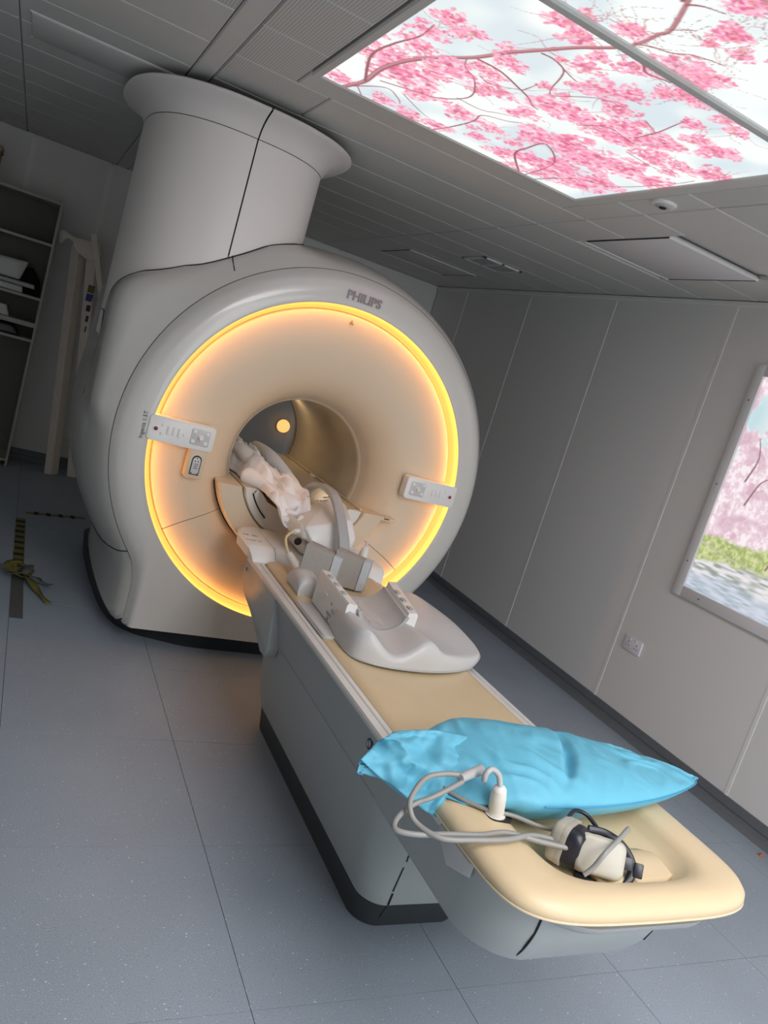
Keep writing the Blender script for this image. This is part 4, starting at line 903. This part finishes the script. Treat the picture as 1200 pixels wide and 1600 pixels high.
def roll(pts, r, seed):  # a loose rolled fold of the same cloth
    path = smooth_path(pts, 8); rr = np.random.default_rng(seed); k = len(path); g = tube_geo(path, [r*(.85+.2*math.sin(i*.25+seed))*sstep(-1.5, 3, min(i, k-1-i)) for i in range(k)], 20)
    g = [[Vector(p)+Vector((rr.normal(), rr.normal(), rr.normal()))*.0003 for p in ring] for ring in g]
    return loft('fold', g, cloth, BL, True, True, True, 180)
roll([(1.10, 3.75, .925), (1.16, 3.66, .915), (1.22, 3.55, .90), (1.27, 3.46, .885), (1.30, 3.42, .865)], .042, 1)
roll([(1.24, 3.40, .855), (1.28, 3.36, .862), (1.31, 3.42, .885), (1.29, 3.47, .90), (1.25, 3.44, .885)], .016, 2)
roll([(1.22, 3.36, .83), (1.27, 3.30, .832), (1.31, 3.34, .86)], .018, 3)
roll([(1.08, 4.25, .97), (1.12, 4.05, 1.0), (1.17, 3.9, .98), (1.24, 3.75, .95), (1.30, 3.6, .93)], .040, 4)
roll([(1.30, 4.4, 1.0), (1.31, 4.1, 1.0), (1.345, 3.85, .96), (1.37, 3.65, .93)], .032, 5)

# ---- pillow in a thin blue disposable cover
def pillow():
    nu, nv = 190, 80; top = []; bot = []
    n1_ = vnoise((nu, nv), (9, 3), 31); n2_ = vnoise((nu, nv), (16, 4), 32); n3_ = vnoise((nu, nv), (8, 3), 33)
    XL_, XR_ = .868, 1.958
    for i in range(nu):
        u = i/(nu-1); x = XL_+(XR_-XL_)*u
        # width envelope: points at both ends, body from .3 on
        env = math.sin(math.pi*min(1, (1-u)/.62)*.5)**.75 if u > .38 else 1
        env *= (sstep(-.02, .20, u)*.42+.58*sstep(.12, .36, u)) if u < .38 else 1
        endp = max(.0, 1-max(0, u-.965)*28)
        yc = 1.425-.03*(u-.5); hw = .19*env*(.25+.75*endp)
        th = .066*(sstep(.10, .42, u)*.86+.14)*(math.sin(math.pi*min(1, (1-u)/.75)*.5)**.8 if u > .25 else 1)
        zc = .757+.010*math.sin(u*3)-.030*sstep(.30, .05, u)*1.2+.018*sstep(.85, 1, u)*0
        for j in range(nv):
            v = j/(nv-1)*2-1; e = max(0, 1-abs(v)**2.3)**.62
            wr_ = (math.sin((n1_[i, j]*1.2+u*3.2+v*.3)*6.283)**2)**2*.007+(math.sin((n2_[i, j]*.8+u*9+v*.3)*6.283)**2)**3*.003*(1-.5*e)
            crease = -.030*math.exp(-((x-1.455-.10*v+.05*v*v)/.016)**2)*sstep(-1.0, -.3, v)*sstep(1.0, .2, v)
            fl = sstep(.44, .10, u); wr2 = ((n3_[i, j]-.5)*.018+(abs((u*5+v*.9+n1_[i, j]*.8) % 1-.5)-.25)*.022)*fl
            y = yc+hw*v
            z0 = zc+(-.055*sstep(-.1, -1, v)*sstep(.02, .14, u) if u < .30 else 0)*sstep(.32, .16, u)+.02*fl*sstep(-.5, 1, v)
            top.append((x, y, z0+th*e+(wr_-.008)*e+crease*e+wr2*e))
            bot.append((x, y-.006*e, max(.690 if (1.24 < x < 1.62 and 1.12 < y < 1.42) else .7145 if (x > 1.05 and x < 1.79) else .60, z0-th*1.6*e-wr_*.6*e+wr2*e*.9)))
    V = top+bot; N = nu*nv
    F = [(i*nv+j, (i+1)*nv+j, (i+1)*nv+j+1, i*nv+j+1) for i in range(nu-1) for j in range(nv-1)]
    F += [(N+i*nv+j, N+i*nv+j+1, N+(i+1)*nv+j+1, N+(i+1)*nv+j) for i in range(nu-1) for j in range(nv-1)]
    bm = bmesh.new(); vs_ = [bm.verts.new(p) for p in V]
    for f in F: bm.faces.new([vs_[k] for k in f])
    bmesh.ops.remove_doubles(bm, verts=bm.verts, dist=.0008)
    o = from_bm('pillow', bm, blue, None, 180)
    meta(o, 'plump pillow in a thin blue disposable cover across the foot end of the table', 'pillow')
    # sewn edge seam facing the camera
    pts = [(top[i*nv][0], top[i*nv][1]-.0035, (top[i*nv][2]+bot[i*nv][2])/2) for i in range(int(nu*.36), nu-4, 3)]
    tube('edge_seam', pts, .0016, mat('blue_seam', (.04, .34, .60), .5), o, 6, 2)
    return o
PI_ = pillow()
# loose open end of the cover hanging over the table edge
def flap():
    nu, nv = 60, 50; V = []; a1 = vnoise((nu, nv), (5, 5), 41); a2 = vnoise((nu, nv), (11, 9), 42)
    P = [[(.868, 1.440, .742), (.98, 1.34, .690), (1.06, 1.35, .655)], [(.93, 1.47, .790), (1.06, 1.38, .790), (1.16, 1.36, .735)], [(.97, 1.50, .785), (1.10, 1.50, .815), (1.22, 1.45, .800)]]
    A = np.array(P); 
    for i in range(nu):
        u = i/(nu-1); bu = [(1-u)**2, 2*u*(1-u), u*u]
        for j in range(nv):
            v = j/(nv-1); bv = [(1-v)**2, 2*v*(1-v), v*v]; p = sum(A[a][b_]*bu[b_]*bv[a] for a in range(3) for b_ in range(3))
            e = math.sin(math.pi*u)**.3; d = ((a1[i, j]-.5)*.045+(abs((a2[i, j]*.5+u*1.7+v*.8) % 1-.5)-.25)*.04)
            V.append((p[0]-d*.3, p[1]-d*.8, p[2]+d*.5))
    o = mo('cover_flap', V, [(i*nv+j, (i+1)*nv+j, (i+1)*nv+j+1, i*nv+j+1) for i in range(nu-1) for j in range(nv-1)], blue, PI_, 180)
    s = o.modifiers.new('t', 'SOLIDIFY'); s.thickness = .0015
flap()

# ---- call bulb, headphones, tubes in the foot-end tray
cb = thing('call_bulb', (1.165, 1.30, .71), 'white squeeze call bulb standing in the slot of the beige foot-end cushion', 'call bulb')
tube('bulb', [(1.165, 1.283, .712), (1.162, 1.280, .730), (1.152, 1.276, .762), (1.147, 1.274, .784), (1.145, 1.273, .793)], [.023, .019, .019, .016, .006], white2, cb, 20)
tube('collar', [(1.166, 1.284, .710), (1.164, 1.282, .720)], [.027, .024], white2, cb, 20, 0)
tube('bulb_hose', [(1.145, 1.273, .790), (1.140, 1.285, .812), (1.122, 1.292, .822), (1.108, 1.290, .812), (1.110, 1.292, .795), (1.125, 1.31, .788)], .007, greyp, cb, 10)
H_ = thing('headphones', (1.40, 1.17, .67), 'cream and black headphones with black headband lying in the sunken beige tray', 'headphones')
def earcup(c, ux, uz, n_, w2, h2, mshell, first):
    c, ux, uz, n_ = Vector(c), Vector(ux).normalized(), Vector(uz).normalized(), Vector(n_).normalized()
    f = lambda u, v, d: c+ux*u+uz*v+n_*d
    sh = plate('ear_shell', rrect(-w2, w2, -h2, h2, min(w2, h2)*.5, 8), 0, .030, f, mshell, H_, .010)
    plate('shell_band', rrect(-w2*1.01, w2*1.01, -h2*1.01, h2*1.01, min(w2, h2)*.5, 8), -.008, .006, f, phonem, H_, .002)
    ring = rrect(-w2*.92, w2*.92, -h2*.92, h2*.92, min(w2, h2)*.6, 8)
    R = [[f(u*k, v*k, d) for u, v in ring] for k, d in ((1, -.006), (1.02, -.022), (.93, -.036), (.74, -.042), (.55, -.036), (.50, -.016))]
    loft('ear_cushion', R, black, H_, True, True, True, 60)
u1 = Vector((.97, -.22, 0)); n1v = Vector((-.30, -.80, .52)); z1 = n1v.cross(u1)*-1
# right-hand cup faces the camera
ncam = Vector((-.50, -.72, .48)).normalized(); ux = Vector((.84, -.54, .06)).normalized(); uz = ux.cross(ncam)*-1
uz = uz if uz.z > 0 else -uz
c_r = (1.345, 1.122, .722)
earcup(c_r, ux, uz, ncam, .055, .042, phonem, True)
n2v = Vector((-.93, .10, .20)).normalized(); ux2 = Vector((.10, -.95, .0)).normalized(); uz2 = Vector((.18, .02, .95)).normalized()
earcup((1.293, 1.172, .722), (.89, .45, .0), (.08, .1, .98), (-.45, .88, -.08), .040, .046, phonem, False)
cr, U, Z, N_ = Vector(c_r), ux, uz, ncam
def HP(u, v, d): return cr+U*u+Z*v+N_*d
band = [HP(-.028, .050, -.012), HP(.01, .052, -.02), HP(.05, .040, -.03), HP(.078, .016, -.035), HP(.088, -.012, -.035), HP(.075, -.042, -.03), HP(.045, -.056, -.02), HP(.0, -.058, -.012), HP(-.04, -.052, -.02)]
bp_ = smooth_path(band, 6); rg = []
for i, p in enumerate(bp_):
    t_ = (bp_[min(i+1, len(bp_)-1)]-bp_[max(i-1, 0)]).normalized(); s_ = t_.cross(N_).normalized()
    rg.append([p+s_*a+N_*b_ for a, b_ in rrect(-.0085, .0085, -.012, .012, .004, 2)])
loft('headband', rg, black, H_, True, True, True, 50)
for a, b_, nm in ((HP(.05, .008, -.03), HP(.082, -.004, -.02), 'band_strap'),): box(nm, (-.018, -.014, -.004), (.018, .014, .004), black, H_, .002, M=Matrix.Translation((a+b_)/2) @ Matrix((U, Z, N_)).transposed().to_4x4())
box('band_slider', (-.011, -.016, -.008), (.011, .016, .008), black, H_, .003, M=Matrix.Translation(HP(.098, -.006, -.028)) @ Matrix((U, Z, N_)).transposed().to_4x4())
tube('rear_band', [(1.30, 1.20, .760), (1.33, 1.215, .772), (1.36, 1.205, .768), (1.372, 1.17, .755)], .005, black, H_, 8)
hs = thing('headphone_tubes', (1.1, 1.25, .72), 'grey air tubes looping off the cushion edge from headphones to the pillow', 'cable')
tube('joint', [(1.125, 1.330, .797), (1.085, 1.318, .790), (1.055, 1.305, .787)], [.013, .010], greyp, hs, 12)
tube('air_tube', [(1.062, 1.312, .792), (1.02, 1.320, .788), (.975, 1.318, .778), (.935, 1.29, .760), (.917, 1.265, .742), (.925, 1.235, .722), (.965, 1.19, .718), (1.04, 1.175, .724), (1.12, 1.17, .729), (1.20, 1.185, .728), (1.262, 1.172, .725)], .0062, cablem, hs, 10, 8)
tube('air_tube', [(1.060, 1.300, .783), (1.02, 1.290, .768), (.98, 1.285, .750), (.94, 1.285, .732), (.895, 1.262, .715), (.880, 1.235, .706), (.92, 1.215, .708), (.99, 1.205, .716), (1.07, 1.195, .722), (1.14, 1.195, .727), (1.22, 1.165, .725), (1.335, 1.118, .728)], .0062, cablem, hs, 10, 8)
b3 = tube('bulb_hose', [(1.20, 1.345, .725), (1.12, 1.42, .735), (1.078, 1.425, .735), (1.062, 1.385, .724), (1.09, 1.335, .721), (1.145, 1.285, .722), (1.20, 1.262, .724), (1.255, 1.225, .722), (1.285, 1.200, .730)], .0052, cablem, None, 10, 8)
meta(b3, 'thin grey hose crossing the cushion rim in front of the white call bulb', 'cable')
tu = tube('air_tube', [(1.430, 1.143, .772), (1.424, 1.137, .781), (1.405, 1.125, .783), (1.36, 1.10, .778), (1.31, 1.077, .765), (1.29, 1.076, .73), (1.275, 1.080, .708)], .0056, cablem, None, 10, 6)
meta(tu, 'short piece of grey air tube lying across the cream earcup', 'cable')
fo = loft('folded_pad', [[(x, y, z) for x, z in rrect(1.34, 1.34+w_, .665, .665+h, .005, 3)] for y, w_, h in ((1.075, .10, .012), (1.082, .20, .018), (1.10, .24, .020), (1.15, .25, .022), (1.18, .245, .022), (1.20, .22, .016))], vinyl, None, True, True, True, 60)
meta(fo, 'small flat beige pad lying under the headphones in the tray', 'pad')

# ================================================================== back of the room
S_ = thing('bookcase', (-.15, 6.85, 0), 'tall white open bookcase with coils on its shelves against the dark back wall', 'shelf')
SX0, SX1, SY0, SY1 = -.72, .088, 6.85, 7.17
box('side_panel', (SX1-.018, SY0, 0), (SX1, SY1, 2.14), shelfm, S_, .001, 1); box('side_panel', (SX0, SY0, 0), (SX0+.018, SY1, 2.14), shelfm, S_, .001, 1)
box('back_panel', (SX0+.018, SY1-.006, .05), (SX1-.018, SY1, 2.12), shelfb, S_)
for z in (.06, 1.045, 1.175, 1.375, 1.80, 2.122): box('shelf_board', (SX0+.018, SY0+.002, z-(.02 if z != 1.175 else .035)), (SX1-.018, SY1-.006, z), shelfm, S_, .001, 1)
def lump(name, P, m, label, cat): return meta(hull(name, P, m, None, .012), label, cat)
def bx8(x0, x1, y0, y1, z0, z1, tp=0): return [(x, y, z) for x in (x0, x1) for y in (y0, y1) for z in (z0,)]+[(x+(tp if x == x0 else -tp), y, z1) for x in (x0, x1) for y in (y0, y1)]
lump('spare_coil', bx8(-.55, -.10, 6.88, 7.10, 1.47, 1.60, .02)+[(-.06, 6.9, 1.62), (-.06, 7.05, 1.62)], greyl, 'large pale coil with an upturned lip on the upper filled shelf of the bookcase', 'medical coil')
lump('spare_coil', bx8(-.52, -.06, 6.87, 7.1, 1.377, 1.425, .01), greyl, 'flat pale board coil at the bottom of the upper filled shelf', 'medical coil')
lump('spare_pad', bx8(-.28, .02, 6.9, 7.1, 1.427, 1.462, .01), greyp, 'grey flat pad lying on the board coil in the bookcase', 'pad')
lump('dark_bag', [(-.20, 7.08, 1.378), (.05, 7.08, 1.378), (-.02, 7.1, 1.60), (-.12, 7.12, 1.56), (.05, 7.12, 1.5), (-.2, 7.14, 1.378), (.06, 7.14, 1.378)], dark, 'black bag behind the coils on the upper filled shelf', 'bag')
lump('rolled_pad', bx8(-.50, -.12, 6.87, 7.1, 1.177, 1.26, .03), greyl, 'pale rounded pad on the middle shelf of the bookcase', 'pad')
lump('dark_folder', bx8(-.48, -.02, 6.89, 7.1, 1.047, 1.12, .06), black, 'dark folders lying on the lower filled shelf', 'folder')
c_ = thing('cardboard_box', (-.46, 6.95, 2.122), 'small brown box on top of the bookcase, cut off by the left edge', 'box')
box('carton', (-.66, 6.87, 2.142), (-.395, 7.12, 2.36), cardb, c_, .004); box('carton_lid', (-.67, 6.86, 2.33), (-.385, 7.13, 2.372), cardb, c_, .004); box('tape_strip', (-.665, 6.863, 2.17), (-.392, 6.869, 2.20), mat('brown_tape', (.20, .09, .03), .5), c_)
# ladder leaning on the back wall
L_ = thing('stepladder', (.40, 6.9, 0), 'worn aluminium stepladder folded against the back wall behind the scanner', 'ladder')
def bar(name, a, b_, wx, wy, m, parent):
    a, b_ = Vector(a), Vector(b_); d = (b_-a); q = d.to_track_quat('Z', 'X').to_matrix().to_4x4(); bm = bmesh.new(); add_box(bm, (-wx/2, -wy/2, 0), (wx/2, wy/2, d.length), .004, 1, Matrix.Translation(a) @ q); return from_bm(name, bm, m, parent)
bar('front_rail', (.43, 6.90, .0), (.262, 7.02, 1.86), .068, .10, alum, L_)
bar('rear_rail', (.60, 6.95, .0), (.375, 7.03, 1.84), .075, .06, alum, L_)
bar('brace', (.43, 7.02, .25), (.56, 7.02, .25), .04, .03, alum, L_)
plate('top_cap', [(.215, 1.93), (.245, 1.96), (.33, 1.93), (.42, 1.935), (.52, 1.94), (.55, 1.87), (.52, 1.80), (.44, 1.80), (.365, 1.83), (.345, 1.86), (.33, 1.895), (.295, 1.91), (.265, 1.895), (.255, 1.86), (.235, 1.85)], 7.04, 6.99, lambda u, v, d: (u-.118, d-.05, v-.02), alum, L_, .002)
bar('top_arm', (.345, 6.93, 1.98), (.54, 6.93, 1.42), .045, .02, alum, L_)
for z, m in ((1.56, tapey), (1.49, mat('label_blue', (.03, .05, .30), .5))): box('rail_label', (.395, 6.975, z-.03), (.445, 6.985, z+.03), m, L_)
for k in range(7): box('rail_mark', (.415-.0+.012*k, 6.972, 1.38-.085*k), (.445+.012*k, 6.984, 1.43-.085*k), inkm, L_)
text('rail_marking', 'YOUNGMAN' if False else 'LADDER', .07, basis((.437, 6.935, 1.33), (0, .09, -1), (1, 0, 0)), inkm, L_, .001) if False else None
# warm lamp low on the back wall, seen through the bore
lp = thing('wall_lamp', (2.36, YB-.02, .83), 'small glowing round lamp on the back wall seen through the bore', 'lamp')
loft('lamp_globe', [[(2.365+r*math.cos(a), YB-d, .845+r*math.sin(a)) for a in [k*math.pi/12 for k in range(24)]] for r, d in ((.05, .0), (.062, .02), (.06, .045), (.045, .065), (.02, .075))], lampm, lp, True, True, True, 60)
loft('lamp_base', [[(2.365+r*math.cos(a), YB-d, .845+r*math.sin(a)) for a in [k*math.pi/12 for k in range(24)]] for r, d in ((.07, .0), (.068, .018))], white2, lp, True, True, True, 40)
# hazard tape on the floor
def strip(name, P, w_, m, label, z=.0012, parent=None):
    P = [Vector((x, y, 0)) for x, y in P]; V = []; n = len(P)
    for i, p in enumerate(P):
        t_ = (P[min(i+1, n-1)]-P[max(i-1, 0)]).normalized(); s_ = Vector((-t_.y, t_.x, 0))*w_/2; V += [p+s_+Vector((0, 0, z)), p-s_+Vector((0, 0, z)), p-s_+Vector((0, 0, .0002)), p+s_+Vector((0, 0, .0002))]
    F = []
    for i in range(n-1):
        for k in range(4): F.append((i*4+k, i*4+(k+1) % 4, (i+1)*4+(k+1) % 4, (i+1)*4+k))
    F += [(0, 1, 2, 3), ((n-1)*4+3, (n-1)*4+2, (n-1)*4+1, (n-1)*4)]
    o = mo(name, V, F, m, parent, 0); 
    if label: meta(o, label, 'tape')
    return o
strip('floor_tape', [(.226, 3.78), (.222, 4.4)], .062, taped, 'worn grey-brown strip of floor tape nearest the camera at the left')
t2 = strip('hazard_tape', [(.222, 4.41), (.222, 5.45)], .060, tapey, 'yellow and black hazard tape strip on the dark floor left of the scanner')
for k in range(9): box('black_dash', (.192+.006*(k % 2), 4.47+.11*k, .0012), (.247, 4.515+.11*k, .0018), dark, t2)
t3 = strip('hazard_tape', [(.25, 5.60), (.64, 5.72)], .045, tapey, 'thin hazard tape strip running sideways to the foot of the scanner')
for k in range(4): box('black_dash', (.30+.08*k, 5.585+.022*k, .0012), (.33+.08*k, 5.66+.022*k, .0018), dark, t3)
kn = thing('tape_knot', (.225, 4.33, 0), 'crumpled knot of yellow hazard tape with loose ends on the floor', 'tape')
def ribbon(name, pts, w_, m, parent):
    P = smooth_path(pts, 5); V = []
    for i, p in enumerate(P):
        t_ = (P[min(i+1, len(P)-1)]-P[max(i-1, 0)]).normalized(); s_ = t_.cross(Vector((math.sin(i*.7)*.5, .2, 1))).normalized()*w_/2; V += [p+s_, p-s_]
    o = mo(name, V, [(2*i, 2*i+1, 2*i+3, 2*i+2) for i in range(len(P)-1)], m, parent, 60); sd = o.modifiers.new('t', 'SOLIDIFY'); sd.thickness = .002
    return o
rr = np.random.default_rng(5)
for k in range(5):
    a = rr.random()*6.28; ribbon('tape_loop', [(.225+.07*math.cos(a+q)*(.5+.5*rr.random()), 4.34+.07*math.sin(a+q), .02+.05*rr.random()) for q in (0, 1.3, 2.6, 3.9, 5.2)], .04, tapey if k % 3 else taped, kn)
ribbon('tape_end', [(.25, 4.33, .03), (.30, 4.25, .04), (.345, 4.22, .03), (.385, 4.26, .012)], .04, taped, kn)
ribbon('tape_end', [(.25, 4.31, .03), (.29, 4.20, .03), (.33, 4.10, .015), (.375, 4.0, .006)], .035, tapey, kn)
# a dropped scrap by the skirting
sc_ = hull('plastic_cap', [(3.43, 2.02, 0), (3.455, 2.015, 0), (3.46, 2.04, 0), (3.435, 2.045, 0), (3.437, 2.024, .012), (3.452, 2.022, .014), (3.452, 2.036, .012)], orange, None, .002, 1)
meta(sc_, 'tiny orange plastic cap dropped on the floor by the right skirting', 'cap')
